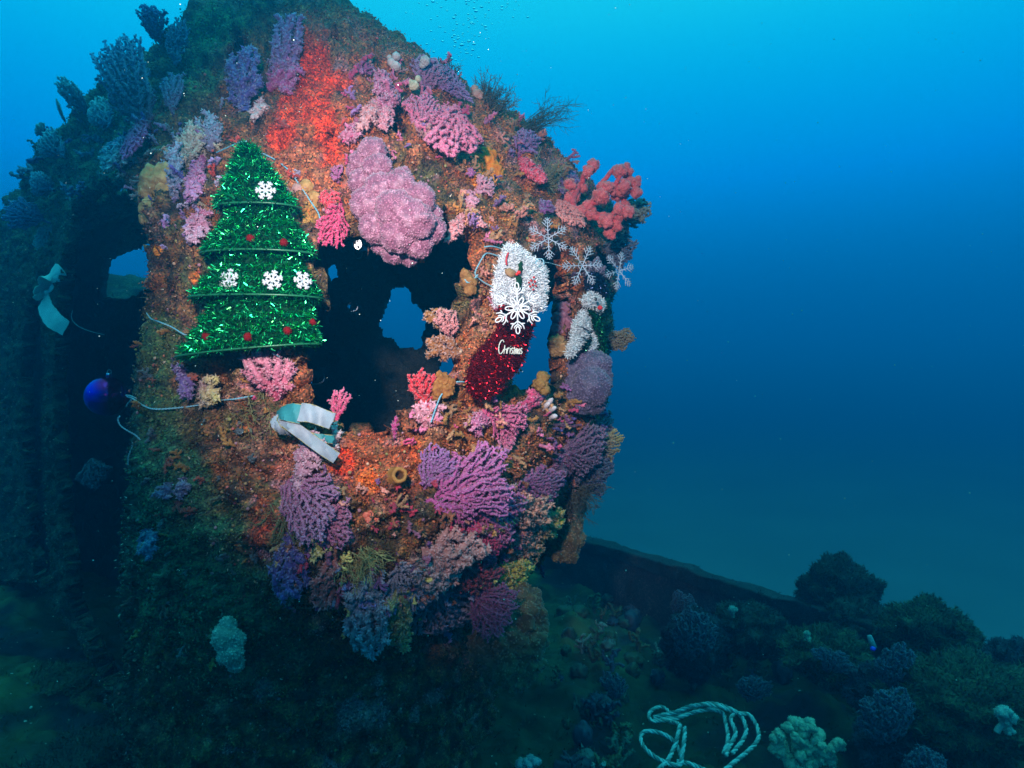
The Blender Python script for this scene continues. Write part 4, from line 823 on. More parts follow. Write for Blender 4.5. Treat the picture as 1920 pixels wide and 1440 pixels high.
# white-tipped finger sponge
def finger_sponge():
    r = np.random.default_rng(4); mb = MB(); Y = surf(1030, 770)[2] - 0.02
    for (x0, y0, x1, y1) in ((1005, 775, 1014, 748), (1012, 778, 1030, 756), (1020, 782, 1042, 764), (1008, 800, 1022, 790), (1016, 776, 1036, 748), (1022, 792, 1044, 780), (1004, 812, 1012, 806)):
        a = at(x0, y0, Y + 0.02); b = at(x1, y1, Y - 0.02); pts = [lerp(a, b, t) + np.array([0, 0, 0.004 * math.sin(3 * t)]) for t in np.linspace(0, 1, 8)]
        rr = 0.0075 * np.array([0.7, 0.7, 0.72, 0.76, 0.85, 0.92, 0.8, 0.35]); tube(mb, pts, rr, np.array([lerp(np.array([0.24, 0.16, 0.17]), np.array([0.60, 0.52, 0.56]), t) for t in np.linspace(0, 1, 8)]), 9)
    tag(mb.build('sponge', M['sponge']), 'grey finger sponge with swollen white tips below the narrow window', 'sponge', GP)
finger_sponge()
# tube sponge with an open mouth
def tube_sponge():
    p, n, Y = surf(742, 894); mb = MB(); n = nrm(n * 0.5 + np.array([0.45, -0.7, 0.25]))
    a = nrm(np.cross(n, [0, 0, 1])); b = np.cross(n, a); th = np.linspace(0, 2 * math.pi, 25)[:-1]; rings = []
    for r, z in ((0.022, -0.012), (0.019, 0.0), (0.0165, 0.012), (0.0165, 0.022), (0.0150, 0.027), (0.0105, 0.027), (0.0075, 0.022), (0.006, 0.008), (0.001, 0.004)):
        wob = 1 + 0.03 * np.sin(5 * th + z * 90) + 0.04 * np.sin(9 * th) + 0.03 * np.sin(2 * th); rings.append(p + n * z + (r * wob)[:, None] * (np.cos(th)[:, None] * a + np.sin(th)[:, None] * b))
    V = np.concatenate(rings); k = 24; q = [[i * k + j, i * k + (j + 1) % k, (i + 1) * k + (j + 1) % k, (i + 1) * k + j] for i in range(8) for j in range(k)]
    col = np.concatenate([np.repeat([[0.36, 0.15, 0.04]], k * 6, 0), np.repeat([[0.10, 0.04, 0.015]], k * 3, 0)]); mb.add(V, None, q, col)
    tag(mb.build('sponge', M['sponge']), 'dull orange tube sponge with an open round mouth under the window sill', 'sponge', GP)
tube_sponge()

# red tree coral jutting from the right roof edge
knob_coral('soft_coral', 'big red tree coral with rounded knobs jutting right into the open water', 'coral', 1130, 392, 150, 150, 72, (0.56, 0.06, 0.075), (0.66, 0.13, 0.13), 'branching soft corals on the wheelhouse', Y=2.0, knob=8.5, seed=15, n_at=70)
knob_coral('soft_coral', 'red knobbed coral arm at the upper right tip of the red tree coral', 'coral', 1172, 366, 44, 84, 8, (0.52, 0.06, 0.08), (0.62, 0.13, 0.14), 'branching soft corals on the wheelhouse', Y=2.0, knob=9, seed=16, n_at=14)
B('soft_coral', 'grey-green coral bush showing behind the red tree coral', 'coral', 1172, 412, 56, 66, 110, (0.16, 0.17, 0.13), (0.24, 0.26, 0.22), 'bush', GS, Y=2.15)
B('soft_coral', 'shadowy blue coral bush under the red tree coral', 'coral', 1150, 480, 70, 56, 100, (0.05, 0.06, 0.11), (0.09, 0.12, 0.2), 'bush', GS, Y=2.25)
B('soft_coral', 'ochre bushy coral behind the snowman ornament at the right edge', 'coral', 1152, 645, 44, 50, 95, (0.14, 0.11, 0.05), (0.20, 0.17, 0.075), 'bush', GS, Y=2.1, fine=1.4)
B('soft_coral', 'dark crusty coral tuft on the post above the snowman ornament', 'coral', 1112, 520, 50, 50, 10, (0.10, 0.07, 0.12), (0.22, 0.16, 0.24), 'bush', GS, Y=1.88)
lobes_coral('soft_coral', 'large dim brown rounded coral clump hanging below the coral bank', 'coral', [(930, 1150, 34, 10), (972, 1142, 36, 10), (995, 1168, 26, 6), (945, 1190, 38, 16), (984, 1202, 32, 10), (915, 1212, 28, 10), (950, 1232, 34, 10), (986, 1240, 26, 6), (932, 1258, 24, 6), (966, 1268, 22, 6)],
            (0.15, 0.085, 0.035), (0.23, 0.13, 0.055), 'lumpy soft corals', Y=1.75, grain=0.0028, seed=71, bump=0.4)
lobes_coral('soft_coral', 'dim brown rounded coral clump on the right edge above the bulwark', 'coral', [(1052, 972, 22, 10), (1070, 982, 18, 6), (1058, 1002, 26, 10), (1076, 1010, 16, 6), (1048, 1026, 20, 6), (1066, 1036, 16, 6)],
            (0.17, 0.10, 0.04), (0.26, 0.16, 0.06), 'lumpy soft corals', Y=2.05, grain=0.003, seed=73, bump=0.4)

# mixed young growth between the colonies: nobody could count it
def infill():
    r = np.random.default_rng(99); mb = MB(); mp = MB()
    regs = [((650, 110, 250, 200), 60, [PINK, MAUVE, MAG, (0.5, 0.25, 0.25)]), ((850, 220, 240, 240), 80, [PINK, MAUVE, SALM, TAN, (0.5, 0.22, 0.05)]), ((520, 870, 500, 260), 170, [PURP, (0.34, 0.12, 0.2), CRIM, SALM, TAN, (0.3, 0.1, 0.05)]),
            ((610, 1050, 320, 140), 60, [GREYL, LILAC, BLUEG, CREAM]), ((880, 480, 80, 330), 40, [TAN, SALM, PURP, (0.42, 0.2, 0.08)]), ((1040, 480, 90, 320), 34, [PURP, DKPUR, TAN, (0.3, 0.15, 0.06)]), ((380, 200, 260, 180), 18, [(0.5, 0.08, 0.06), TAN, GREYL]),
            ((20, 220, 330, 160), 80, [BLUEG, INDIGO, (0.18, 0.24, 0.26), LILAC]), ((300, 240, 110, 220), 34, [GREYL, LILAC, (0.5, 0.4, 0.3), MAUVE]), ((460, 640, 140, 160), 16, [MAG, TAN, OCHRE]), ((760, 700, 320, 160), 60, [MAG, TAN, PINK, (0.4, 0.1, 0.04), OCHRE]), ((1030, 780, 130, 140), 40, [DKPUR, PURP, INDIGO]), ((240, 620, 240, 620), 60, [(0.16, 0.18, 0.12), (0.12, 0.14, 0.16), OCHRE, (0.3, 0.08, 0.05)])]
    for (x0, y0, w_, h_), n, pal in regs:
        for _ in range(n):
            px, py = x0 + r.random() * w_, y0 + r.random() * h_; d2 = (KX - px) ** 2 + (KY - py) ** 2
            mm = np.where((d2 < 64) & vis)[0]
            if not len(mm): continue
            if 1036 < px < 1150 and 515 < py < 680: continue
            j = mm[np.argmin(KP[mm, 1])]; p0 = KP[j]; ns = KN[j]; c = np.array(pal[r.integers(len(pal))]) ** 1.25 * r.uniform(0.7, 1.25)
            H = r.uniform(0.016, 0.042) * p0[1] / 1.45; g = nrm(ns + 0.8 * r.normal(size=3) + [0, 0, -0.15]); n2 = nrm(np.cross(g, r.normal(size=3))); x = np.cross(g, n2); slim = r.random() < 0.5
            u = r.uniform(-1, 1, (60, 3)); u = u[(u ** 2).sum(1) < 1][:26]; att = p0 + x * (u[:, :1] * H * (0.3 if slim else 0.55)) + g * ((u[:, 1:2] + 1) * 0.5 * H) + n2 * (u[:, 2:] * H * 0.25)
            nodes, par = colonize(r, att, p0 - ns * 0.003, H * 0.14, H * 0.2, g, 60); rr_, ch, dep = branch_radii(nodes, par, H * r.uniform(0.05, 0.09), H * 0.16, 0.25); i = np.arange(1, len(nodes)); cc = np.clip(c * r.uniform(0.8, 1.2, (len(nodes), 1)) * np.clip(0.7 + 0.5 * dep / max(dep.max(), 1), 0, 2)[:, None], 0, 1)
            segs(mb, nodes[par[i]], nodes[i], rr_[par[i]], rr_[i], cc[par[i]], cc[i], 5)
            k = np.repeat(i, 9); v = nrm(r.normal(size=(len(k), 3))); mp.inst(CONE_V, CONE_T, nodes[k] + v * rr_[k][:, None] * 0.8, v, H * 0.035 * r.uniform(0.6, 1.3, len(k)), cc[k], r, 1.8, np.clip(cc[k] * 1.3, 0, 1))
    tag(mb.build('young_coral', M['coral'], wreck), kind='stuff'); tag(mp.build('young_coral_polyps', M['polyp'], wreck), kind='stuff')
infill()

hydroid('hydroid', 'bushy dark hydroid tuft on the right roof edge', 936, 172, 70, 58, 30, (0.10, 0.085, 0.05), 70, seed=3)
hydroid('hydroid', 'long hydroid tuft trailing right from the roof edge', 1034, 222, 40, 110, 68, (0.07, 0.075, 0.05), 26, seed=5)
hydroid('hydroid', 'small hydroid tuft standing between the lilac coral and the bubbles', 840, 122, 46, 36, 5, (0.09, 0.085, 0.05), 22, seed=6)
hydroid('hydroid', 'dark hydroid fringe hanging at the lower right edge of the wreck', 1100, 945, 60, 66, 130, (0.05, 0.05, 0.04), 44, seed=8)
hydroid('hydroid', 'feathery olive hydroid streak left of the satin bow ends', 500, 790, 60, 90, 160, (0.14, 0.13, 0.05), 60, seed=9, out=0.1)
hydroid('hydroid', 'feathery olive hydroid streak above the cream-tipped coral fingers', 560, 975, 60, 90, 140, (0.12, 0.12, 0.05), 60, seed=10, out=0.1)
hydroid('hydroid', 'pale hydroid tuft on the right shoulder behind the crimson beaded coral', 1030, 320, 50, 60, 40, (0.2, 0.18, 0.1), 40, seed=11)
hydroid('hydroid', 'pale yellow hydroid tuft below the tube sponge', 690, 1070, 80, 70, 150, (0.26, 0.21, 0.08), 60, seed=12)

# ================================================================== CHRISTMAS DECORATIONS
rd = np.random.default_rng(12)
def strips(mb, pos, nor, L, wd, col, rng, curl=0.5):
    """thin bent foil strips standing off a surface"""
    n = len(pos); d = nrm(nor); s = nrm(np.cross(d, rng.normal(size=(n, 3)))); L = np.broadcast_to(L, (n,))[:, None]; d2 = nrm(d + curl * rng.normal(size=(n, 3)))
    a = pos; b = pos + d * L * 0.5; c = b + d2 * L * 0.5; w_ = s * wd * 0.5
    V = np.stack([a - w_, a + w_, b - w_, b + w_, c - w_ * 0.6, c + w_ * 0.6], 1).reshape(-1, 3)
    q = np.array([[0, 1, 3, 2], [2, 3, 5, 4]]); q = (q[None] + (np.arange(n) * 6)[:, None, None]).reshape(-1, 4)
    mb.add(V, None, q, np.repeat(col, 6, 0))

def flake_arms(mb, cen, ux, uy, R, r, col, style, rng=None, k=5):
    nz = nrm(np.cross(ux, uy))
    def P(x, y, z=0): return cen + ux * x * R + uy * y * R + nz * z
    for i in range(6):
        a = i * math.pi / 3 + 0.02; c, s = math.cos(a), math.sin(a)
        def Q(t, o): return P(c * t - s * o, s * t + c * o)
        if style == 'silver':
            tube(mb, [Q(0, 0), Q(0.5, 0), Q(1.0, 0)], [r * 1.3, r, r * 0.9], col, k)
            for t, l in ((0.34, 0.16), (0.52, 0.34), (0.70, 0.24), (0.86, 0.15)):
                for sg in (-1, 1):
                    tube(mb, [Q(t, 0), Q(t + l * 0.75, sg * l * 0.75)], [r * 0.8, r * 0.75], col, k)
                    if l > 0.2: tube(mb, [Q(t + l * 0.4, sg * l * 0.4), Q(t + l * 0.75, sg * l * 0.22)], r * 0.65, col, k)
            tube(mb, [P(0.22 * math.cos(a), 0.22 * math.sin(a)), P(0.22 * math.cos(a + math.pi / 3), 0.22 * math.sin(a + math.pi / 3))], r * 0.7, col, k)
        elif style == 'sticker':
            tube(mb, [Q(0, 0), Q(0.95, 0)], [r, r], col, k)
            for t, l in ((0.42, 0.26), (0.70, 0.26)):
                for sg in (-1, 1): tube(mb, [Q(t, 0), Q(t + l * 0.6, sg * l)], r * 0.9, col, k)
        else:                                                        # looped plastic flake
            tube(mb, [Q(0, 0), Q(0.72, 0)], r, col, 6)
            th = np.linspace(0, 2 * math.pi, 15)
            tube(mb, [Q(0.86 + 0.14 * math.cos(x), 0.075 * math.sin(x)) for x in th], r * 0.85, col, 6)
            for sg in (-1, 1):
                tube(mb, [Q(0.50, 0), Q(0.66, sg * 0.20), Q(0.82, sg * 0.26)], r * 0.85, col, 6)
                tube(mb, [Q(0.62, 0), Q(0.72, sg * 0.12), Q(0.80, sg * 0.135)], r * 0.85, col, 6)
                tube(mb, [Q(0.60, sg * 0.13), Q(0.60, sg * 0.28)], r * 0.8, col, 6)
            b = math.pi / 6; cb, sb = math.cos(a + b), math.sin(a + b)
            def K(t, o): return P(cb * t - sb * o, sb * t + cb * o)
            tube(mb, [K(0.30 + 0.17 * math.cos(x), 0.075 * math.sin(x)) for x in th], r * 0.85, col, 6)

XH = np.array([1., 0, 0]); ZH = np.array([0, 0, 1.])

def tinsel_tree():
    Yc = 1.345; root = empty('tinsel_tree', at(490, 650, Yc)); tag(root, 'green tinsel christmas tree with snowflakes and red pompoms left of the big window', 'christmas tree')
    # photo px: (top y, left, right) -> (bottom y, left, right)
    tiers = [((268, 455, 470), (392, 402, 561)), ((388, 438, 530), (480, 378, 593)), ((478, 424, 556), (562, 356, 603)), ((560, 404, 580), (660, 333, 599))]
    flat = 0.5; body = MB(); tin = MB(); hoops = []
    def ringpt(y, l, r, th, k=1.0, ysag=0.0):
        cx, rx = (l + r) / 2, (r - l) / 2 / F * Yc; c = at(cx, y, Yc); th = np.asarray(th)
        return c + np.stack([k * rx * np.cos(th), -k * flat * rx * np.sin(th), ysag * rx * np.cos(th)], -1)
    for ti, (a, b) in enumerate(tiers):
        th = np.linspace(0, 2 * math.pi, 49)[:-1]; rows = []; nr = 9; sag = 0.0 if ti < 3 else 0.10
        for t in np.linspace(0, 1, nr): y, l, r = (lerp(a[i], b[i], t) for i in range(3)); rows.append(ringpt(y, l, r, th, 0.93, sag * t))
        V = np.concatenate(rows); k = 48; q = [[i * k + j, i * k + (j + 1) % k, (i + 1) * k + (j + 1) % k, (i + 1) * k + j] for i in range(nr - 1) for j in range(k)]
        body.add(V, None, q, (0.004, 0.045, 0.016))
        n = [4200, 5600, 6200, 7600][ti]; t = rd.random(n) ** 0.75; thr = rd.uniform(-0.35, math.pi + 0.35, n)
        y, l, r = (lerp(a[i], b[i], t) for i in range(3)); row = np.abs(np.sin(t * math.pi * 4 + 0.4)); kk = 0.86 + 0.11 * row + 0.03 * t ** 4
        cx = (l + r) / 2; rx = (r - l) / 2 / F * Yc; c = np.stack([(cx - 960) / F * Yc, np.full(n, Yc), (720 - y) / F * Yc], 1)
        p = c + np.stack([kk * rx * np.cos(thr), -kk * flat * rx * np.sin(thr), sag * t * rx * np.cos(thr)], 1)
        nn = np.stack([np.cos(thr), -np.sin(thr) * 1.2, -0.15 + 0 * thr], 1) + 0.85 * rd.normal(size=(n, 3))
        g = np.array([0.008, 0.38, 0.125]); cc = (g * rd.uniform(0.25, 2.0, (n, 1)) + np.array([0.06, 0.14, 0.0]) * (rd.random((n, 1)) ** 4)) * (0.35 + 0.75 * row[:, None])  # strips between garland rows darkened, shadow painted into the foil colour
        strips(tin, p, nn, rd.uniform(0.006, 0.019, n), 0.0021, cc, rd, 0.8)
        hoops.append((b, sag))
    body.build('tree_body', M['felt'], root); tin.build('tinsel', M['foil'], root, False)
    for (b, sag) in hoops:
        mb = MB(); th = np.linspace(0, 2 * math.pi, 61); tube(mb, ringpt(b[0] - 2, b[1] + 3, b[2] - 3, th, 1.035, sag), 0.0021, (0.012, 0.13, 0.055), 6, False); mb.build('hoop', M['plastic'], root)
    def front(px, py, lift=0.008):
        for a, b in tiers[::-1]:
            if a[0] - 2 <= py <= b[0] + 4:
                t = (py - a[0]) / (b[0] - a[0]); l, r = lerp(a[1], b[1], t), lerp(a[2], b[2], t); cx, rx = (l + r) / 2, (r - l) / 2
                c = np.clip((px - cx) / rx, -0.97, 0.97); s = math.sqrt(1 - c * c); p = at(px, py, Yc - (flat * rx * s / F * Yc) - lift)
                n = nrm(np.array([c * flat, -s, 0.12])); return p, n
        return at(px, py, Yc - 0.05), np.array([0, -1., 0])
    for px, py, R in ((498, 357, 21), (429, 525, 24), (511, 525, 21), (568, 526, 20)):
        p, n = front(px, py, 0.012); u = nrm(np.cross(n, ZH)) * -1; v = np.cross(u, n) * -1; a = rd.uniform(0, 1); mb = MB()
        flake_arms(mb, p, u * math.cos(a) + v * math.sin(a), v * math.cos(a) - u * math.sin(a), R / F * 1.22, 0.0023, (0.66, 0.64, 0.68), 'sticker', k=6); mb.build('snowflake_sticker', M['glitter'], root)
    for px, py, R in ((470, 447, 8.5), (532, 455, 8), (387, 631, 9), (465, 632, 9), (539, 620, 8), (586, 604, 6.5)):
        p, n = front(px, py, 0.006); mb = MB(); v, t = ICO[3]; rr = R / F * 1.08; mb.add(p + v * rr, t, None, (0.2, 0.004, 0.004)); k = rd.integers(0, len(v), 260)
        strips(mb, p + v[k] * rr * 0.95, v[k] + 0.4 * rd.normal(size=(260, 3)), 0.0022, 0.0006, np.tile([[0.26, 0.006, 0.005]], (260, 1)) * rd.uniform(0.6, 1.3, (260, 1)), rd); mb.build('pompom', M['felt'], root)
tinsel_tree()

def pillow(poly, Y0, tilt, thick, n=46):
    """a stuffed flat shape: outline in photo px, depth Y0 + tilt(px, py)"""
    P = np.array(poly, float); x0, y0 = P.min(0); x1, y1 = P.max(0); gx, gy = np.meshgrid(np.linspace(x0, x1, n), np.linspace(y0, y1, int(n * (y1 - y0) / (x1 - x0)) + 2)); ny = gx.shape[0]
    X, Yp = gx.ravel(), gy.ravel(); ins = in_poly(X, Yp, poly)
    d = np.full(len(X), 1e9); near = np.zeros((len(X), 2)); m = len(P)
    for i in range(m):
        a, b = P[i], P[(i + 1) % m]; e = b - a; t = np.clip(((X - a[0]) * e[0] + (Yp - a[1]) * e[1]) / (e @ e), 0, 1); c = a + t[:, None] * e; dd = np.hypot(X - c[:, 0], Yp - c[:, 1]); u = dd < d; d[u] = dd[u]; near[u] = c[u]
    cell = (x1 - x0) / (n - 1); keep = ins | (d < cell * 0.75)
    X = np.where(ins, X, near[:, 0]); Yp = np.where(ins, Yp, near[:, 1]); dist = np.where(ins, d, 0); dm = dist.max()
    prof = np.sqrt(np.clip(1 - (1 - np.clip(dist / (dm * 0.8), 0, 1)) ** 2, 0, 1)) * thick
    Yb = Y0 + np.array([tilt(a, b) for a, b in zip(X, Yp)])
    Fr = np.stack([(X - 960) / F * Yb, Yb - prof, (720 - Yp) / F * Yb], 1); Bk = Fr.copy(); Bk[:, 1] = Yb + prof * 0.6 + 0.001
    idx = np.arange(len(X)).reshape(ny, n); q = np.stack([idx[:-1, :-1], idx[:-1, 1:], idx[1:, 1:], idx[1:, :-1]], -1).reshape(-1, 4); q = q[keep[q].all(1)]
    V = np.concatenate([Fr, Bk]); Q = np.concatenate([q, q[:, ::-1] + len(X)]); e = 1e-5; fn = np.zeros_like(Fr)
    G = Fr.reshape(ny, n, 3); nn = nrm(np.cross(np.gradient(G, axis=1), np.gradient(G, axis=0))).reshape(-1, 3); nn[nn[:, 1] > 0] *= -1
    return V, Q, Fr[ins], nn[ins], np.stack([X, Yp], 1)[ins], (lambda px, py: Fr[np.argmin(np.where(ins, (X - px) ** 2 + (Yp - py) ** 2, 1e9))])

def stocking():
    Y0 = 1.40; root = empty('christmas_stocking', at(930, 600, Y0)); tag(root, 'red and white tinsel christmas stocking hung on the middle post', 'stocking')
    tilt = lambda x, y: (x - 900) * 0.0008
    cuff = [(944, 466), (957, 458), (972, 463), (988, 476), (1007, 489), (1024, 506), (1025, 545), (1019, 582), (985, 588), (955, 580), (924, 570), (926, 545), (930, 512), (938, 490)]
    leg = [(934, 556), (1010, 568), (1004, 600), (992, 640), (984, 670), (972, 692), (952, 712), (936, 734), (915, 748), (892, 746), (876, 732), (874, 708), (884, 675), (903, 650), (925, 630), (938, 600)]
    V, Q, fp, fn, fx, at_f = pillow(leg, Y0, tilt, 0.026); mb = MB(); mb.add(V, None, Q, (0.10, 0.003, 0.006)); o = mb.build('foot', M['felt'], root)
    n = 7800; k = rd.integers(0, len(fp), n); tin = MB()
    strips(tin, fp[k] + rd.normal(size=(n, 3)) * 0.0015, fn[k] + 0.95 * rd.normal(size=(n, 3)) + [0, 0, -0.5], rd.uniform(0.004, 0.010, n), 0.0016, np.array([[0.42, 0.004, 0.014]]) * rd.uniform(0.25, 1.4, (n, 1)), rd); tin.build('red_tinsel', M['foil'], root, False)
    V, Q, fp, fn, fx, at_c = pillow(cuff, Y0 - 0.008, tilt, 0.026); mb = MB(); mb.add(V, None, Q, (0.55, 0.55, 0.58)); mb.build('cuff', M['felt'], root)
    gap = (np.hypot((fx[:, 0] - 953) / 1.3, fx[:, 1] - 511) < 7); fq, fnq = fp[~gap], fn[~gap]
    n = 6500; k = rd.integers(0, len(fq), n); tin = MB(); strips(tin, fq[k] + rd.normal(size=(n, 3)) * 0.0015, fnq[k] + 0.85 * rd.normal(size=(n, 3)), rd.uniform(0.005, 0.011, n), 0.0015, np.array([[0.80, 0.80, 0.84]]) * rd.uniform(0.75, 1.05, (n, 1)), rd); tin.build('white_tinsel', M['white_tinsel'], root, False)
    # brown felt patch, holly leaves and berries on the cuff
    def disc(name, pts, colr, lift=0.014, th=0.003):
        mb = MB(); P = np.array([at_c(*p) * 0 + at(p[0], p[1], at_c(*p)[1] - lift) for p in pts]); c = P.mean(0); m = len(P); Vv = np.concatenate([P, P + [0, th, 0], [c - [0, th * 0.5, 0]]]); t = [[i, (i + 1) % m, 2 * m] for i in range(m)]
        mb.add(Vv, t, [[i, m + i, m + (i + 1) % m, (i + 1) % m] for i in range(m)], colr); mb.build(name, M['felt'], root)
    disc('felt_patch', [(946, 505), (956, 502), (967, 508), (968, 517), (958, 520), (948, 514)], (0.30, 0.17, 0.09))
    disc('holly_leaf', [(977, 487), (980, 493), (979, 499), (981, 505), (977, 512), (971, 508), (973, 501), (971, 496), (975, 492)], (0.008, 0.045, 0.02), 0.016)
    disc('holly_leaf', [(966, 517), (972, 515), (978, 519), (979, 527), (977, 534), (978, 542), (972, 546), (969, 538), (966, 532), (968, 525)], (0.008, 0.045, 0.02), 0.016)
    for px, py, r in ((973, 511, 4), (969, 514, 3)):
        mb = MB(); v, t = ICO[2]; p = at_c(px, py); mb.add(at(px, py, p[1] - 0.020) + v * r / F * Y0, t, None, (0.65, 0.015, 0.012)); mb.build('berry', M['plastic'], root)
    mb = MB(); v, t = ICO[2]
    for px, py, r in ((1001, 520, 2.6), (996, 526, 2.8), (1003, 528, 2.8), (999, 534, 2.6), (1005, 536, 2.2), (994, 537, 2.4), (1000, 543, 2.2), (992, 530, 2.0)): p = at_c(px, py); mb.add(at(px, py, p[1] - 0.013) + v * r / F * Y0, t, None, (0.5, 0.02, 0.02))
    mb.build('berry_sprig', M['glitter'], root)
    mb = MB(); tube(mb, [at(x, y, at_c(x, y)[1] - 0.012) for x, y in ((953, 474), (950, 482), (949, 490), (950, 497))], 0.0022, (0.5, 0.05, 0.06), 6); mb.build('hanging_loop', M['felt'], root)
    v, t = ICO[3]; mb = MB(); mb.add(at(941, 575, Y0 - 0.030) + v * 6.5 / F * Y0, t, None, (0.5, 0.01, 0.015)); mb.build('red_bead', M['plastic'], root)
    # lettering
    L = {'C': ([[(0.95, 0.86), (0.75, 1.0), (0.45, 0.97), (0.15, 0.7), (0.05, 0.35), (0.2, 0.05), (0.5, 0.0), (0.8, 0.15), (0.95, 0.35)]], 1.0, 1.25),
         'h': ([[(0.1, 1.3), (0.1, 0.0)], [(0.1, 0.45), (0.4, 0.7), (0.7, 0.6), (0.75, 0.0)]], 0.8, 0.62), 'r': ([[(0.1, 0.9), (0.1, 0.0)], [(0.1, 0.6), (0.35, 0.88), (0.6, 0.85)]], 0.62, 0.62),
         'i': ([[(0.2, 0.85), (0.2, 0.0)], [(0.2, 1.12), (0.2, 1.17)]], 0.4, 0.62), 's': ([[(0.6, 0.8), (0.35, 0.92), (0.1, 0.72), (0.35, 0.5), (0.6, 0.27), (0.35, 0.02), (0.05, 0.12)]], 0.68, 0.6),
         't': ([[(0.3, 1.2), (0.3, 0.1), (0.5, 0.0)], [(0.05, 0.85), (0.58, 0.85)]], 0.58, 0.55), 'm': ([[(0.1, 0.9), (0.1, 0.0)], [(0.1, 0.7), (0.3, 0.9), (0.45, 0.7), (0.45, 0.0)], [(0.45, 0.7), (0.65, 0.9), (0.82, 0.7), (0.82, 0.0)]], 0.95, 0.55),
         'a': ([[(0.65, 0.75), (0.4, 0.9), (0.1, 0.6), (0.12, 0.2), (0.38, 0.0), (0.65, 0.25)], [(0.65, 0.9), (0.65, 0.0)]], 0.78, 0.52)}
    mb = MB(); x = 934.0; base = 663.0
    for ch in 'Christmas':
        st_, wd_, hs = L[ch]; wpx = {'C': 10.5}.get(ch, 7.2)
        if ch in 'tmas': wpx = 5.6
        for s in st_:
            pts = [];
            for (u, v) in smooth_path(s, 4) if len(s) > 2 else s:
                px = x + u * wpx + v * 1.2; py = base - v * hs * 20 + (px - 934) * 0.02; pts.append(at(px, py, 1.362 + tilt(px, py)))
            tube(mb, pts, 0.00125, (0.66, 0.64, 0.56), 5)
        x += wd_ * wpx * 0.94 + 0.4
    mb.build('lettering', M['glitter'], root)
stocking()

mb = MB(); a = 0.53
flake_arms(mb, at(970, 578, 1.345), XH * math.cos(a) + ZH * math.sin(a), ZH * math.cos(a) - XH * math.sin(a), 48 / F * 1.345, 0.00175, (0.62, 0.60, 0.62), 'loop')
tag(mb.build('snowflake_ornament', M['plastic']), 'white plastic snowflake with looped arms hanging in front of the stocking', 'snowflake', 'hanging snowflakes')
for (px, py, R, Y, ang, ux, lab) in ((1028, 447, 41, 1.58, 0.55, (1, 0.15, 0), 'silvery dendrite snowflake under the salmon fan, upper left of three in a row'),
                                     (1092, 498, 42, 1.68, 0.02, (1, 0.35, 0.05), 'silvery dendrite snowflake on the right post, middle of three in a row'),
                                     (1161, 508, 38, 1.92, 0.12, (0.82, 0.5, 0.16), 'silvery dendrite snowflake against the open water, rightmost of three in a row')):
    u = nrm(np.array(ux, float)); v = nrm(ZH - u * np.dot(ZH, u) + np.array([0.0, 0.1, 0])); mb = MB()
    flake_arms(mb, at(px, py, Y), u * math.cos(ang) + v * math.sin(ang), v * math.cos(ang) - u * math.sin(ang), R / F * Y, 0.00115 * Y / 1.6, (0.44, 0.48, 0.58), 'silver', k=5)
    r_ = np.random.default_rng(px)
    o = mb.build('snowflake_ornament', M['glitter']); tag(o, lab, 'snowflake', 'hanging snowflakes')

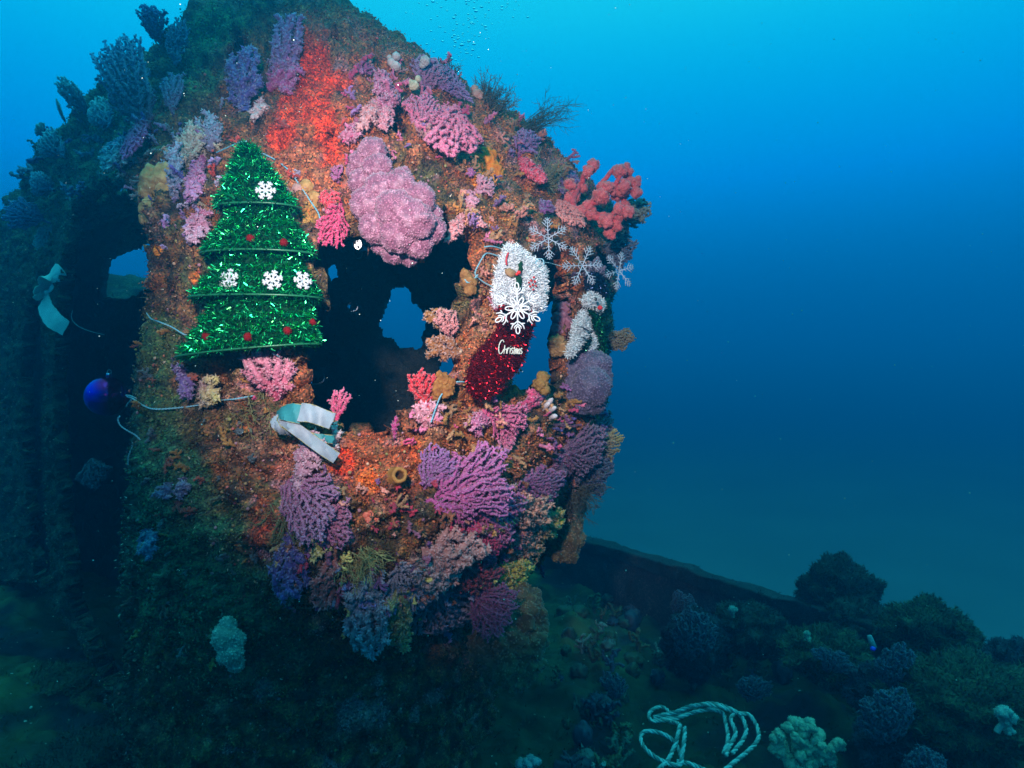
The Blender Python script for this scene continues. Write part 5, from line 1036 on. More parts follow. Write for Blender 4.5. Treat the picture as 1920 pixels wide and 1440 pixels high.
def snowman():
    Y0 = 1.74; root = empty('snowman_ornament', at(1092, 660, Y0)); tag(root, 'white tinsel snowman ornament with red nose, dark hat and green scarf', 'snowman')
    tilt = lambda x, y: (x - 1090) * 0.0022
    def part(name, poly, colr, matn, tn, tcol, L, tm, th=0.022, dy=0.0):
        poly = [((x - 1096) * 1.1 + 1096, (y - 615) * 1.08 + 612) for x, y in poly]
        L *= 1.05; colr = tuple(c * 0.55 for c in colr)
        V, Q, fp, fn, fx, f = pillow(poly, Y0 + dy, tilt, th, 30); mb = MB(); mb.add(V, None, Q, colr); o = mb.build(name, M[matn], root)
        if tn:
            k = rd.integers(0, len(fp), tn); t = MB(); strips(t, fp[k] + rd.normal(size=(tn, 3)) * 0.001, fn[k] + 0.85 * rd.normal(size=(tn, 3)), rd.uniform(L * 0.6, L * 1.2, tn), 0.0016, np.array([tcol]) * rd.uniform(0.45, 1.1, (tn, 1)), rd, 0.8); t.build(name + '_tinsel', M[tm], o, False)
        return f
    WH = (0.78, 0.80, 0.84)
    f = part('head', [(1094, 562), (1104, 556), (1116, 560), (1126, 570), (1129, 582), (1122, 592), (1112, 590), (1104, 583), (1096, 582), (1091, 572)], (0.5, 0.5, 0.54), 'felt', 1500, WH, 0.009, 'white_tinsel', dy=-0.01)
    part('body', [(1090, 586), (1098, 592), (1106, 604), (1104, 624), (1098, 642), (1086, 656), (1078, 664), (1066, 672), (1066, 656), (1072, 632), (1076, 610), (1084, 598)], (0.5, 0.5, 0.54), 'felt', 2200, WH, 0.009, 'white_tinsel')
    part('arm', [(1112, 622), (1116, 640), (1114, 654), (1098, 660), (1096, 654), (1106, 640)], (0.5, 0.5, 0.54), 'felt', 500, WH, 0.008, 'white_tinsel', 0.012)
    part('hat', [(1098, 556), (1094, 536), (1102, 522), (1118, 520), (1130, 532), (1136, 556), (1130, 568), (1116, 558)], (0.02, 0.025, 0.05), 'felt', 700, (0.03, 0.05, 0.12), 0.008, 'foil', 0.020, -0.004)
    part('scarf', [(1096, 582), (1106, 584), (1116, 592), (1120, 600), (1126, 620), (1130, 640), (1132, 660), (1120, 662), (1118, 640), (1112, 618), (1104, 612), (1108, 602), (1100, 592)], (0.006, 0.03, 0.02), 'felt', 900, (0.02, 0.2, 0.07), 0.008, 'foil', 0.02, -0.002)
    part('mitten', [(1086, 650), (1096, 640), (1104, 632), (1108, 640), (1100, 656), (1090, 660)], (0.01, 0.02, 0.022), 'felt', 200, (0.02, 0.1, 0.06), 0.007, 'foil', 0.02, -0.006)
    for a_, b_, c_ in (((1078, 612), (1092, 614), (1104, 620)), ((1074, 628), (1088, 632), (1101, 636)), ((1070, 646), (1080, 648), (1093, 652))):
        mb = MB(); tube(mb, [at(x, y, Y0 - 0.030) for x, y in (a_, b_, c_)], 0.0018, (0.03, 0.035, 0.05), 5); mb.build('seam', M['felt'], root)
    v, t = ICO[3]
    mb = MB(); mb.add(at(1125, 577, Y0 - 0.026) + v * np.array([5.0, 4.0, 4.2]) / F * Y0, t, None, (0.62, 0.03, 0.03)); mb.build('nose', M['felt'], root)
    mb = MB(); mb.add(at(1117, 561, Y0 - 0.028) + v * np.array([2.6, 2.0, 3.8]) / F * Y0, t, None, (0.012, 0.012, 0.015)); mb.build('eye', M['plastic'], root)
    mb = MB(); tube(mb, [at(x, y, Y0 - 0.028) for x, y in ((1115, 574), (1116, 583), (1122, 587), (1129, 582))], 0.0022, (0.012, 0.012, 0.015), 5); mb.build('mouth', M['plastic'], root)
snowman()

def ribbon(mb, pts, widths, up, col, th=0.0008, twist=None):
    P = smooth_path(pts, 7); n = len(P); W_ = np.interp(np.linspace(0, 1, n), np.linspace(0, 1, len(widths)), widths); t = nrm(np.gradient(P, axis=0)); up = nrm(np.array(up, float))
    s = nrm(up - t * (t @ up)[:, None]); nn = np.cross(t, s); rows = []
    for f in (-0.5, -0.25, 0, 0.25, 0.5): rows.append(P + s * (W_ * f)[:, None] + nn * (0.0012 * math.cos(f * 3.0) + 0.0016 * np.sin(np.arange(n) * 0.62 + f * 5 + len(pts)) + 0.0012 * np.sin(np.arange(n) * 1.7 + f * 9))[:, None])
    V = np.stack(rows, 1); k = 5; Vt = np.concatenate([(V + nn[:, None] * th).reshape(-1, 3), (V - nn[:, None] * th).reshape(-1, 3)]); q = []; o2 = n * k
    for i in range(n - 1):
        for j in range(k - 1): a = i * k + j; q += [[a, a + 1, a + k + 1, a + k], [o2 + a, o2 + a + k, o2 + a + k + 1, o2 + a + 1]]
        for j in (0, k - 1): a = i * k + j; q.append([a, a + k, o2 + a + k, o2 + a])
    mb.add(Vt, None, q, col)

def bow(name_label, Y, loops, tails, knot, colr, trim=None):
    root = empty('ribbon_bow', at(*knot, Y)); tag(root, name_label, 'bow', 'satin ribbon bows')
    for nm, lst in (('loop', loops), ('tail', tails)):
        for pts, wd, up, *cc in lst:
            mb = MB(); P = [at(x, y, Y + dz) for x, y, dz in pts]; ribbon(mb, P, [w_ / F * Y for w_ in wd], up, cc[0] if cc else colr); o = mb.build(nm, M['satin'], root); o.data.set_sharp_from_angle(angle=math.radians(35))
            if trim is not None:
                S_ = smooth_path(P, 7); W_ = np.interp(np.linspace(0, 1, len(S_)), np.linspace(0, 1, len(wd)), wd) / F * Y; t = nrm(np.gradient(S_, axis=0)); u_ = nrm(np.array(up, float)); s = nrm(u_ - t * (t @ u_)[:, None]); tb = MB()
                for sg in (-0.5, 0.5): tube(tb, S_ + s * (W_ * sg)[:, None], 0.0008, trim, 4, False)
                tb.build('gold_edge', M['glitter'], o)
    mb = MB(); v, t = ICO[3]; mb.add(at(knot[0], knot[1], Y - 0.012) + v * np.array([5, 5, 6.5]) / F * Y * (0.85 + 0.3 * vnoise(v * 3, 1, 2)[:, None]), t, None, np.array(colr) * 0.9); mb.build('knot', M['satin'], root)
TEAL_SHADE = (0.03, 0.19, 0.21); WHT = (0.25, 0.27, 0.32)  # teal paints the unlit loop and short tail of the white ribbon
bow('white satin bow with shade painted teal and gold-edged tails on the window sill', 1.29,
    [([(518, 784, 0.0), (530, 774, -0.016), (548, 774, -0.026), (567, 777, -0.028)], (18, 28, 35, 36), (0.15, 0.3, 1.0), TEAL_SHADE),
     ([(524, 776, 0.0), (514, 788, -0.012), (520, 802, -0.020), (534, 811, -0.014), (546, 814, -0.004)], (8, 14, 17, 15, 10), (0.9, -0.4, 0.35), WHT)],
    [([(562, 773, -0.030), (582, 775, -0.033), (604, 783, -0.027), (624, 790, -0.032)], (35, 33, 31, 30), (0.14, 0.30, 1.0), WHT),
     ([(528, 788, -0.012), (548, 800, -0.030), (576, 820, -0.026), (604, 841, -0.031), (631, 859, -0.025)], (16, 21, 22, 22, 21), (0.55, 0.3, 0.8), WHT),
     ([(556, 808, -0.005), (582, 818, 0.0), (606, 822, 0.005), (626, 824, 0.0)], (10, 14, 15, 16), (0.1, 0.4, 1.0), TEAL_SHADE)],
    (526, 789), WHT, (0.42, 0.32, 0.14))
bow('pale teal satin ribbon bow hanging on the dark left post', 2.42,
    [([(88, 545, 0.0), (86, 528, -0.03), (96, 512, -0.05), (106, 514, -0.06), (112, 528, -0.05)], (10, 26, 34, 34, 30), (0.75, -0.2, 0.6)),
     ([(86, 548, 0.0), (74, 542, -0.03), (68, 550, -0.04), (74, 556, -0.02), (86, 552, 0.0)], (8, 16, 20, 16, 8), (0.3, -0.5, 0.9))],
    [([(88, 552, -0.01), (84, 570, -0.03), (92, 590, -0.04), (106, 604, -0.05), (124, 616, -0.05)], (14, 30, 36, 34, 30), (0.85, -0.15, 0.55)),
     ([(90, 550, -0.01), (96, 540, -0.03), (100, 536, -0.04)], (8, 12, 12), (0.6, -0.4, 0.7))],
    (88, 549), (0.56, 0.72, 0.70))

def bauble():
    Y = 1.98; R = 37 / F * Y; c = at(200, 743, Y); root = empty('bauble', c); tag(root, 'shiny purple christmas bauble hanging in the dark doorway', 'bauble')
    v, t = ICO[5]; mb = MB(); rip = 0.004 * (fbm(v * 3, 1.0, 2, 8) - 0.5); mb.add(c + v * (R * (1 + rip))[:, None], t, None, lerp(np.array([0.10, 0.02, 0.75]), np.array([0.42, 0.01, 0.14]), sstep(-0.25, 0.45, v[:, 0] * 0.9 + 0.25 * v[:, 2])[:, None])); mb.build('ball', M['bauble'], root)  # blue left side is the water's reflection painted into the ball colour
    mb = MB(); tube(mb, [c + ZH * R * 0.98 + XH * 0.006, c + ZH * (R + 0.010) + XH * 0.008], [0.009, 0.008], (0.35, 0.3, 0.5), 12); mb.build('cap', M['bauble'], root)
    mb = MB(); th = np.linspace(0, 2 * math.pi, 13); tube(mb, [c + ZH * (R + 0.014 + 0.006 * math.sin(a)) + XH * (0.008 + 0.006 * math.cos(a)) for a in th], 0.0008, (0.4, 0.4, 0.5), 4); mb.build('hook', M['wire'], root)
bauble()

def wire(pts, label, r=0.0016, dY=0.012, Y=None, col=(0.20, 0.42, 0.52)):
    P = []
    for p in pts:
        if Y is not None: yy = Y if len(p) < 3 else p[2]
        else: yy = surf(p[0], p[1], 20)[2] - dY
        P.append((p[0], p[1], yy))
    ys = np.array([p[2] for p in P]); ys = np.minimum(ys, np.convolve(np.pad(ys, 1, 'edge'), [0.25, 0.5, 0.25], 'valid'))
    S_ = smooth_path([at(p[0], p[1], y) for p, y in zip(P, ys)], 6); mb = MB(); n = len(S_)
    if n < 6: S_ = smooth_path(S_, 4)
    t = nrm(np.gradient(S_, axis=0)); a = nrm(np.cross(t, [0.2, 0.9, 0.3])); b = np.cross(t, a); S2 = smooth_path(S_, 3); t = nrm(np.gradient(S2, axis=0)); a = nrm(np.cross(t, [0.2, 0.9, 0.3])); b = np.cross(t, a)
    L = np.concatenate([[0], np.cumsum(np.linalg.norm(np.diff(S2, axis=0), axis=1))]) / 0.012 * 2 * math.pi
    for ph in (0, math.pi): tube(mb, S2 + r * 0.55 * (np.cos(L + ph)[:, None] * a + np.sin(L + ph)[:, None] * b), r * 0.62, col, 5)
    return tag(mb.build('tie_wire', M['wire']), label, 'wire', 'blue tie wires')
wire([(462, 265, 1.33), (446, 268, 1.36), (428, 276, 1.40), (406, 286, 1.45)], 'pale blue wire running left from the tip of the tinsel tree', Y=1.4)
wire([(484, 284), (500, 291), (522, 303), (540, 318), (553, 334), (564, 350), (584, 380), (598, 402), (600, 425)], 'pale blue wire running down right from the tip of the tinsel tree')
wire([(275, 587), (284, 598), (300, 604), (322, 613), (340, 624), (352, 630)], 'blue wire tying the lower left of the tinsel tree to the green post', dY=0.03)
wire([(238, 744), (250, 748), (268, 760), (290, 767), (330, 765), (368, 760), (400, 752), (440, 748), (476, 742)], 'long blue wire stretched across the green post below the tree', r=0.0018)
wire([(254, 746), (244, 742), (236, 741)], 'short frayed blue wire end at the left of the long wire')
wire([(246, 750), (240, 756), (237, 762)], 'frayed blue wire end drooping at the left of the long wire')
wire([(225, 780), (221, 786), (226, 798), (240, 808), (254, 816), (264, 826)], 'thin blue wire loop curling at the edge of the dark doorway', Y=1.42)
wire([(250, 822), (247, 840), (241, 856), (240, 872)], 'thin blue wire end hanging down by the dark doorway', Y=1.45)
wire([(908, 463), (922, 462), (938, 466), (955, 474)], 'upper blue wire tying the stocking cuff to the post', dY=0.02)
wire([(946, 487), (930, 479), (914, 475), (905, 481)], 'blue wire curling over the post left of the stocking cuff', dY=0.02)
wire([(908, 478), (898, 495), (891, 514), (905, 528), (922, 538), (934, 551)], 'blue wire bent around the post beside the stocking cuff', dY=0.02)
wire([(896, 515), (888, 524), (878, 530), (871, 524)], 'short blue wire hook over the ochre sponge knob', dY=0.03)
wire([(878, 718), (864, 716), (848, 717)], 'short blue wire from the stocking toe to the window corner', dY=0.03)
wire([(848, 717), (838, 728), (825, 745), (816, 768), (808, 792)], 'long blue wire running down to the sill from the window corner', dY=0.03)
wire([(848, 717), (840, 710), (830, 700)], 'short blue wire poking up at the lower right window corner', dY=0.03)
wire([(1036, 650), (1048, 656), (1058, 662), (1068, 667)], 'thin blue wire tying the snowman to the right post', Y=1.78, r=0.0012)
wire([(1005, 490), (1030, 493), (1052, 499)], 'hair-thin thread between the stocking and the middle silver snowflake', Y=1.62, r=0.0006)
wire([(1004, 494), (1010, 486), (1018, 487), (1020, 496)], 'small blue wire loop at the top right of the stocking cuff', Y=1.42, r=0.0011)
wire([(136, 582), (134, 594), (140, 606), (160, 618), (196, 628)], 'thin pale thread trailing from the satin bow on the left post', Y=2.3, r=0.0012, col=(0.3, 0.4, 0.45))
wire([(510, 662), (518, 666), (524, 669)], 'short blue wire end under the bottom hoop of the tinsel tree', Y=1.33, r=0.0014)

# bright lamp shining in the dark room, and two clear baubles with crescent highlights modelled as grey arcs
def lamp():
    Y = 1.78; c = at(671, 458, Y); root = empty('lamp', c); tag(root, 'bright white lamp shining in the dark room under the pink cauliflower coral', 'lamp')
    ax = nrm(np.array([-0.08, -1, -0.12])); a = nrm(np.cross(ax, ZH)); b = np.cross(a, ax); R = 9.5 / F * Y; mb = MB(); th = np.linspace(0, 2 * math.pi, 29)[:-1]; rings = []
    for r, z in ((0.001, 0.004), (0.6, 0.003), (0.9, 0.0), (1.0, -0.004)): rings.append(c + ax * z + (r * R * (1 - 0.32 * np.clip(np.sin(th * 1 + 0.6), 0, 1) ** 2 * (0.4 + 0.6 * np.abs(np.sin(th * 5.3)))) if r > 0.01 else np.full(28, 0.0005))[:, None] * (np.cos(th)[:, None] * a * 0.85 + np.sin(th)[:, None] * b))
    k = 28; q = [[i * k + j, i * k + (j + 1) % k, (i + 1) * k + (j + 1) % k, (i + 1) * k + j] for i in range(3) for j in range(k)]; mb.add(np.concatenate(rings), None, q, (1, 1, 1)); mb.build('lens', M['lamp'], root)
    mb = MB(); rings = []
    for r, z in ((1.02, 0.004), (1.22, 0.003), (1.25, -0.01), (0.9, -0.05), (0.7, -0.12), (0.1, -0.125)): rings.append(c + ax * z + r * R * (np.cos(th)[:, None] * a * 0.85 + np.sin(th)[:, None] * b))
    q = [[i * k + j, i * k + (j + 1) % k, (i + 1) * k + (j + 1) % k, (i + 1) * k + j] for i in range(5) for j in range(k)]; mb.add(np.concatenate(rings), None, q, (0.25, 0.25, 0.27)); mb.build('housing', M['bauble'], root)
    mb = MB(); tube(mb, [at(671 + 8 * math.cos(x), 476 + 9 * math.sin(x), Y) for x in np.linspace(-0.3, 1.7, 9)], 0.0011, (0.5, 0.5, 0.52), 5); mb.build('crescent_glint', M['wire'], root)  # crescent highlight below the lens, shaped as a thin grey arc
lamp()
def clear_ball(px, py, R, Y, label):
    v, t = ICO[4]; mb = MB(); rr = R / F * Y; mb.add(at(px, py, Y) + v * rr, t, None, (1, 1, 1)); o = mb.build('clear_bauble', M['glass']); tag(o, label, 'bauble', 'clear glass baubles')
    mb = MB(); tube(mb, [at(px, py, Y) + rr * np.array([math.cos(x), -0.25, math.sin(x) * 0.75]) * 1.01 for x in np.linspace(-1.9, 0.2, 12)], np.array([0.3, 0.7, 1, 1.2, 1.3, 1.3, 1.2, 1.1, 0.9, 0.7, 0.5, 0.3]) * 0.0016, (0.34, 0.38, 0.46), 5); mb.build('rim', M['plastic'], o)  # the arc is the ball's crescent highlight, modelled as a grey tube
clear_ball(594, 708, 15, 1.6, 'small clear glass bauble in the dark at the lower left of the big window')
clear_ball(661, 576, 10, 1.75, 'small clear glass bauble deep in the dark middle of the big window')

# ================================================================== LIFE AND ROPE ON THE DECK
def on_deck(px, py, z=DECK_Z):
    Y = -z * F / (py - 720.0); return at(px, py, Y), Y
def rope_path(pts, z0=DECK_Z + 0.055, r=0.011):
    P = [on_deck(p[0], p[1], z0 + (p[2] if len(p) > 2 else 0))[0] for p in pts]; return smooth_path(P, 9)
def rope():
    root = empty('rope_coil', on_deck(1310, 1390)[0]); tag(root, 'loose coil of pale twisted rope lying on the deck', 'rope')
    runs = [[(1262, 1342), (1240, 1326), (1218, 1336), (1222, 1352), (1250, 1348), (1290, 1330, .03), (1330, 1321, .05), (1362, 1326, .06), (1388, 1342, .05), (1398, 1366, .03), (1390, 1390, .01), (1372, 1412)],
            [(1225, 1346), (1262, 1336, .02), (1300, 1324, .05), (1340, 1324, .07), (1376, 1336, .05), (1370, 1350, .04), (1378, 1375, .02), (1368, 1398), (1360, 1416)],
            [(1384, 1338, .06), (1405, 1342, .05), (1419, 1362, .03), (1420, 1384, .02), (1404, 1406), (1380, 1424), (1362, 1440), (1340, 1456)],
            [(1282, 1366, .05), (1281, 1390, .04), (1278, 1412, .02), (1272, 1434), (1240, 1428), (1214, 1408, .01), (1202, 1386, .02), (1206, 1372, .03), (1228, 1370, .03), (1254, 1382, .02), (1270, 1402), (1276, 1418)],
            [(1268, 1428), (1292, 1432), (1320, 1444), (1344, 1462)],
            [(1230, 1352), (1262, 1350, .01), (1296, 1338, .03), (1330, 1332, .05), (1356, 1338, .04), (1362, 1362, .02), (1364, 1390, .01), (1356, 1412)],
            [(1256, 1354), (1276, 1360, .02), (1270, 1376, .03), (1264, 1400, .01), (1250, 1428), (1232, 1446)]]
    for R_ in runs:
        S_ = smooth_path(rope_path(R_), 2); S_ = S_ + 0.012 * (np.stack([fbm(S_, 9, 2, k_) for k_ in (61, 62, 63)], 1) - 0.5); t = nrm(np.gradient(S_, axis=0)); a = nrm(np.cross(t, [0.1, 0.2, 1.0])); b = np.cross(t, a); r = 0.0068
        L = np.concatenate([[0], np.cumsum(np.linalg.norm(np.diff(S_, axis=0), axis=1))]) / 0.05 * 2 * math.pi; mb = MB()
        for ph, sh in ((0, 1.25), (2.094, 0.5), (4.189, 1.0)): tube(mb, S_ + r * 0.52 * (np.cos(L + ph)[:, None] * a + np.sin(L + ph)[:, None] * b), r * 0.55, np.array((0.42, 0.54, 0.54)) * sh, 7)
        mb.build('strand', M['rope'], root)
rope()

def mound(cx, cy, rx, ry, Y, label, colr, seed, tuft=2600, name='coral_mound'):
    r = np.random.default_rng(seed); c = at(cx, cy, Y); px = Y / F; mb = MB(); v, t = ICO[5]; d = fbm(v * 1.7 + seed, 1.0, 4, seed); d2 = 1 - worley(v * 2.6 + seed, 1.0, seed)[0]
    p = c + v * np.array([rx * px, 0.8 * rx * px, ry * px]) * (0.42 + 0.75 * d + 0.38 * d2)[:, None]; cc = lerp(np.array(colr) * 0.6, np.array(colr) * 1.5, sstep(0.35, 0.7, fbm(v * 5 + seed, 1.0, 3, seed))[:, None]); mb.add(p, t, None, cc)
    o = mb.build(name, M['crust']); tag(o, label, 'coral mound', 'overgrown mounds on the deck')
    k = r.integers(0, len(p), tuft); tb = MB(); d = nrm(v[k] + 0.5 * r.normal(size=(tuft, 3)) + [0, 0, 0.35]); L = r.uniform(0.004, 0.017, tuft)[:, None] * (rx * px / 0.16); cl_ = np.clip(cc[k] * r.uniform(0.7, 2.0, (tuft, 1)), 0, 1)
    m1 = p[k] + d * L * 0.6; m2 = m1 + nrm(d + 0.6 * r.normal(size=(tuft, 3))) * L * 0.6; r0 = np.full(tuft, 0.0016); segs(tb, p[k], m1, r0, r0 * 0.8, cl_, cl_, 3); segs(tb, m1, m2, r0 * 0.8, r0 * 0.3, cl_, cl_ * 1.2, 3)
    s = r.integers(0, len(p), tuft); tb.inst(BLADE_V, BLADE_T, p[s], v[s] + 0.8 * r.normal(size=(tuft, 3)), r.uniform(0.005, 0.014, tuft), np.clip(cc[s] * r.uniform(0.6, 2.0, (tuft, 1)), 0, 1), r)
    tag(tb.build('tufts', M['turf'], o), kind='stuff'); return o
G1 = (0.025, 0.03, 0.024); G2 = (0.042, 0.05, 0.024); G3 = (0.02, 0.026, 0.045)
mound(1576, 1118, 70, 66, 2.75, 'tall bushy dark mound standing over the end of the bulwark', G1, 3, 5200)
mound(1610, 1180, 62, 52, 2.6, 'dark mound right under the tall bushy mound', G1, 5, 3200)
mound(1740, 1190, 82, 58, 2.4, 'broad rounded dark mound right of the tall bushy mound', G2, 7, 5200)
mound(1900, 1260, 60, 54, 2.1, 'dark mound cut off by the right edge of the photo', G3, 9, 2600)
mound(1545, 1226, 76, 50, 2.35, 'low olive mound below the tall bushy mound', G2, 11, 3000)
mound(1800, 1318, 130, 90, 1.95, 'large olive mound in the lower right corner', G2, 13, 5200)
mound(1410, 1180, 66, 46, 2.7, 'low dark mound in front of the bulwark, left of the tall one', G1, 15, 2400)
mound(1300, 1210, 60, 60, 2.65, 'blue-black mound of coral in front of the bulwark', G3, 17, 2600)
mound(1665, 1300, 70, 60, 2.1, 'blue-black mound between the pale corals on the right', G3, 19, 2600)
mound(1690, 1400, 80, 60, 1.95, 'dark mound right of the large pale coral at the bottom', G3, 21, 2600)
mound(60, 540, 70, 60, 5.2, 'distant dark mound seen past the far left post', G1, 23, 900)
mound(250, 600, 130, 80, 5.0, 'distant hazy mound seen through the left opening', G2, 25, 900)
mound(60, 1300, 120, 40, 2.35, 'low rubble heap on the deck in the lower left corner', G2, 27, 2600)
mound(170, 1430, 150, 40, 2.0, 'rubble heap at the bottom left edge', G1, 29, 2600)

PW = (0.40, 0.50, 0.34); PW2 = (0.56, 0.66, 0.46)
def pale(cx, cy, w_, h_, ang, Y, label, knob, n_at, seed, ca=PW, cb=PW2): return knob_coral('soft_coral', label, 'coral', cx, cy, w_, h_, ang, ca, cb, 'pale corals on the deck', Y=Y, knob=knob, seed=seed, n_at=n_at, out=0.2)
pale(1508, 1396, 150, 118, 0, 2.0, 'large pale green-white branching coral at the bottom beside the rope', 8.5, 70, 3, (0.30, 0.38, 0.27), (0.42, 0.5, 0.36))
pale(1512, 1190, 30, 30, 0, 2.3, 'small pale coral tuft on the low olive mound', 5.5, 16, 5, (0.2, 0.28, 0.22), (0.3, 0.4, 0.32))
pale(1732, 1248, 46, 44, 30, 2.05, 'pale knobby coral below the broad rounded mound', 6.5, 18, 7, (0.24, 0.34, 0.28), (0.34, 0.46, 0.38))
pale(1880, 1342, 50, 66, 20, 1.75, 'blurred pale coral on the large olive mound at the right edge', 8, 18, 9, (0.2, 0.3, 0.28), (0.28, 0.4, 0.36))
pale(992, 1432, 60, 44, 0, 2.0, 'pale blue-grey coral just showing at the bottom edge, left of the rope', 7, 14, 11, (0.2, 0.26, 0.3), (0.3, 0.36, 0.4))
pale(1374, 1140, 18, 36, 0, 2.6, 'pale stubby coral finger in front of the bulwark', 6, 7, 13, (0.14, 0.24, 0.22), (0.18, 0.3, 0.28))
BL = (0.03, 0.045, 0.10); BL2 = (0.065, 0.09, 0.17)
for i, (x, y, w_, h_, Y, lab) in enumerate([(1292, 1190, 90, 90, 2.45, 'dusky blue coral bush on the blue-black mound before the bulwark'), (1150, 1285, 52, 46, 2.4, 'small blue coral sprig on the bare deck left of the rope'), (1666, 1250, 70, 80, 2.0, 'dusky blue coral bush above the blue-black mound on the right'),
        (1642, 1340, 96, 110, 1.9, 'dusky blue coral bush right of the large pale coral'), (1408, 1290, 60, 50, 2.4, 'dusky blue coral tuft on the deck behind the rope'), (1276, 1140, 50, 60, 2.9, 'dim blue fan standing against the bulwark'), (1560, 1240, 90, 40, 2.2, 'dim blue coral tuft under the tall bushy mound'), (1720, 1440, 90, 80, 1.8, 'dusky blue coral at the bottom edge, right of the large pale coral')]):
    B('soft_coral', lab, 'coral', x, y, w_, h_, (-10, 10, 5, -8, 15, 0, 30, 10)[i], BL, BL2, 'bush', 'blue corals on the deck', Y=Y)
mb = MB(); tube(mb, [at(1630, 1192, 2.25), at(1634, 1204, 2.25), at(1640, 1216, 2.24)], [0.008, 0.010, 0.009], (0.2, 0.3, 0.34), 9); tag(mb.build('sea_squirt', M['sponge']), 'pale tube-shaped sea squirt above the bright blue speck', 'sea squirt', 'sea squirts on the deck')
v, t = ICO[3]; mb = MB(); mb.add(at(1637, 1217, 2.2) + v * np.array([0.009, 0.008, 0.008]) * (0.8 + 0.4 * vnoise(v * 2, 1, 5)[:, None]), t, None, (0.02, 0.05, 0.75)); tag(mb.build('sea_squirt', M['plastic']), 'vivid blue sea squirt speck between the two dark mounds', 'sea squirt', 'sea squirts on the deck')

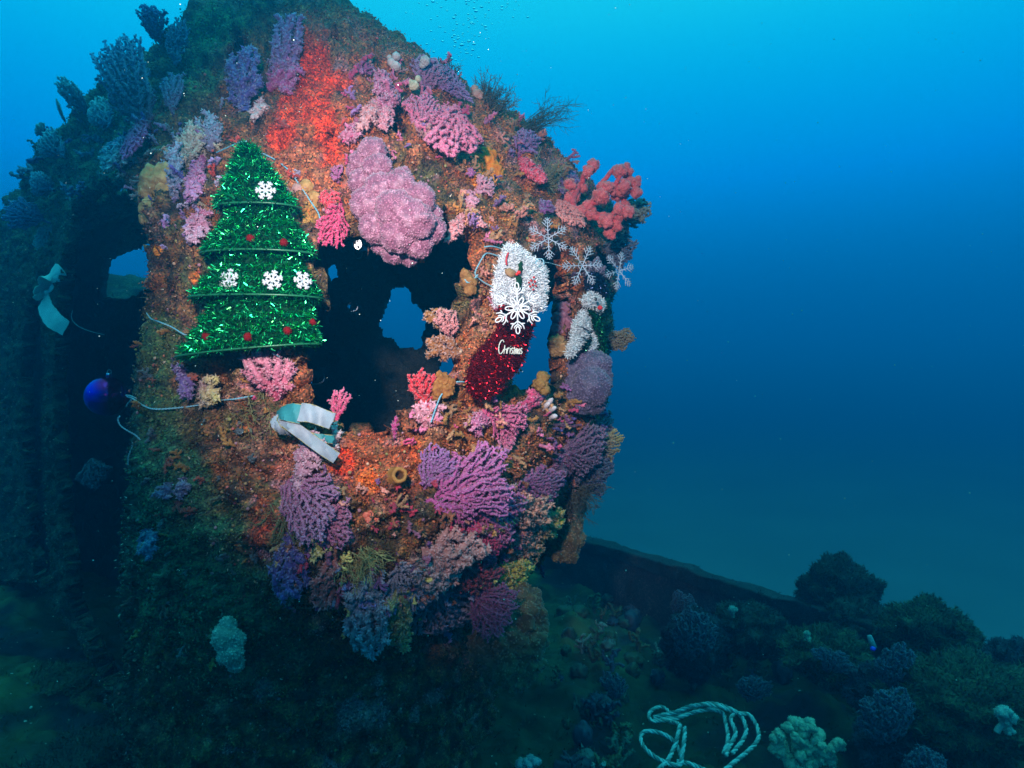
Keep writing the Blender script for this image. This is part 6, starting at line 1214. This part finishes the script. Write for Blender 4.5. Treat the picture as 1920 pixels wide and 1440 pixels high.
# shell grit and short growth over the deck
def deck_growth():
    r = np.random.default_rng(19); mb = MB(); dm = deck.data; co = np.empty(len(dm.vertices) * 3, np.float32); dm.vertices.foreach_get('co', co); co = co.reshape(-1, 3).astype(float); co = co[(co[:, 1] < 4.0 - (co[:, 0] - 0.38) * 1.506)]
    n = 90000; wgt = 1.0 / co[:, 1] ** 1.3; k = r.choice(len(co), n, p=wgt / wgt.sum()); p = co[k] + r.normal(size=(n, 3)) * [0.008, 0.008, 0.001]; kind = r.random(n); dens = fbm(p, 3.0, 3, 44)
    a = (kind < 0.8) & (dens > 0.38); c = lerp(np.array([0.018, 0.028, 0.018]), np.array([0.08, 0.09, 0.04]), r.random((a.sum(), 1))); mb.inst(BLADE_V, BLADE_T, p[a], r.normal(size=(a.sum(), 3)) * 0.6 + [0, -0.1, 1], r.uniform(0.004, 0.017, a.sum()) * dens[a] * 1.4, c, r)
    b = kind > 0.955; c = np.array([0.5, 0.56, 0.5]) * r.uniform(0.3, 1.1, (b.sum(), 1)); mb.inst(DOME_V, DOME_T, p[b], r.normal(size=(b.sum(), 3)) * 0.4 + [0, 0, 1], r.uniform(0.002, 0.006, b.sum()), c, r, 0.5)
    # knobs and stubby sprigs crowding the plating
    n = 0
    while n < 420:
        px, py = (r.uniform(1040, 1960), r.uniform(1090, 1470)) if r.random() < 0.75 else (r.uniform(-60, 420), r.uniform(1130, 1470))
        P0_, Y0_ = on_deck(px, py, DECK_Z + 0.02)
        if Y0_ > 4.0 - (P0_[0] - 0.38) * 1.506 - 0.1 or (1170 < px < 1640 and 1285 < py < 1500): n += 1; continue
        n += 1; c0 = np.array([(0.03, 0.04, 0.075), (0.05, 0.06, 0.03), (0.03, 0.045, 0.035), (0.07, 0.06, 0.03), (0.10, 0.13, 0.13), (0.045, 0.035, 0.06)][r.integers(6)]); R0 = r.uniform(0.012, 0.05)
        if r.random() < 0.5:
            v, t = ICO[3]; d = fbm(v * 2.5 + n, 1.0, 3, n); mb.add(P0_ + v * np.array([R0, R0, R0 * r.uniform(0.6, 1.3)]) * (0.55 + 0.9 * d)[:, None], t, None, c0 * (0.5 + d[:, None]))
            k = r.integers(0, len(v), 90); mb.inst(BLADE_V, BLADE_T, P0_ + v[k] * R0 * 0.95, v[k] + 0.7 * r.normal(size=(90, 3)), r.uniform(0.004, 0.012, 90), np.clip(c0 * r.uniform(0.6, 2.0, (90, 1)), 0, 1), r)
        else:
            H = R0 * 2.2; u = r.uniform(-1, 1, (22, 3)); att = P0_ + u * H * np.array([0.5, 0.4, 0.4]) + np.array([0, 0, H * 0.6]); nodes, par = colonize(r, att, P0_, H * 0.13, H * 0.2, np.array([0, 0, 1.0]), 50); rr_, ch, dep = branch_radii(nodes, par, H * 0.06, H * 0.13, 0.25); i = np.arange(1, len(nodes)); cc = np.repeat((c0 * r.uniform(0.8, 1.8))[None], len(nodes), 0)
            segs(mb, nodes[par[i]], nodes[i], rr_[par[i]], rr_[i], cc[par[i]], cc[i], 5); k = np.repeat(i, 6); v = nrm(r.normal(size=(len(k), 3))); mb.inst(CONE_V, CONE_T, nodes[k] + v * rr_[k][:, None] * 0.8, v, H * 0.04, cc[k] * 1.3, r, 1.8)
    tag(mb.build('deck_growth', M['turf']), kind='stuff')
deck_growth()

# ================================================================== WATER: bubbles, drifting specks, haze
rb = np.random.default_rng(77)
mb = MB(); n = 170
u = rb.random(n) ** 0.8; bx = 845 + 60 * u + rb.normal(size=n) * (12 + 42 * u); by = 128 - 150 * u + rb.normal(size=n) * 10
pos = np.array([at(a, b, y) for a, b, y in zip(bx, by, rb.uniform(2.9, 3.6, n))])
for p, s in zip(pos, rb.uniform(0.0022, 0.0058, n) * np.where(rb.random(n) < 0.15, 1.5, 1)):
    v, t = ICO[2]; mb.add(p + v * s * np.array([1.35, 1, 0.6]), t, None, (0.8, 0.95, 1))
tag(mb.build('air_bubbles', M['bubble']), kind='stuff')
mb = MB(); n = 1300; Yd = rb.uniform(0.6, 3.4, n) ** 1.0
for p, s in zip(np.array([at(a, b, y) for a, b, y in zip(rb.uniform(-50, 1970, n), rb.uniform(-40, 1300, n), Yd)]), rb.uniform(0.0003, 0.0008, n)):
    v, t = ICO[1]; mb.add(p + v * s, t, None, (0.5, 0.6, 0.55))
tag(mb.build('drifting_particles', M['turf']), kind='stuff')

HAZE_DENSITY = 0.086
def haze():
    v = np.array([[x, y, z] for x in (-43, 43) for y in (-11, 63) for z in (-3.9, 2.4)], float)
    q = [[0, 1, 3, 2], [4, 6, 7, 5], [0, 4, 5, 1], [2, 3, 7, 6], [0, 2, 6, 4], [1, 5, 7, 3]]
    m = bpy.data.materials.new('sea_haze'); m.use_nodes = True; n = m.node_tree; n.nodes.clear()
    out = n.nodes.new('ShaderNodeOutputMaterial'); pv = n.nodes.new('ShaderNodeVolumePrincipled')
    pv.inputs['Color'].default_value = (0.003, 0.43, 0.96, 1); pv.inputs['Density'].default_value = HAZE_DENSITY
    pv.inputs['Absorption Color'].default_value = (0, 0, 0, 1); pv.inputs['Anisotropy'].default_value = 0.5
    n.links.new(pv.outputs[0], out.inputs['Volume'])
    mb = MB(); mb.add(v, None, q); o = mb.build('haze', m, None, False); tag(o, kind='stuff'); return o
haze()
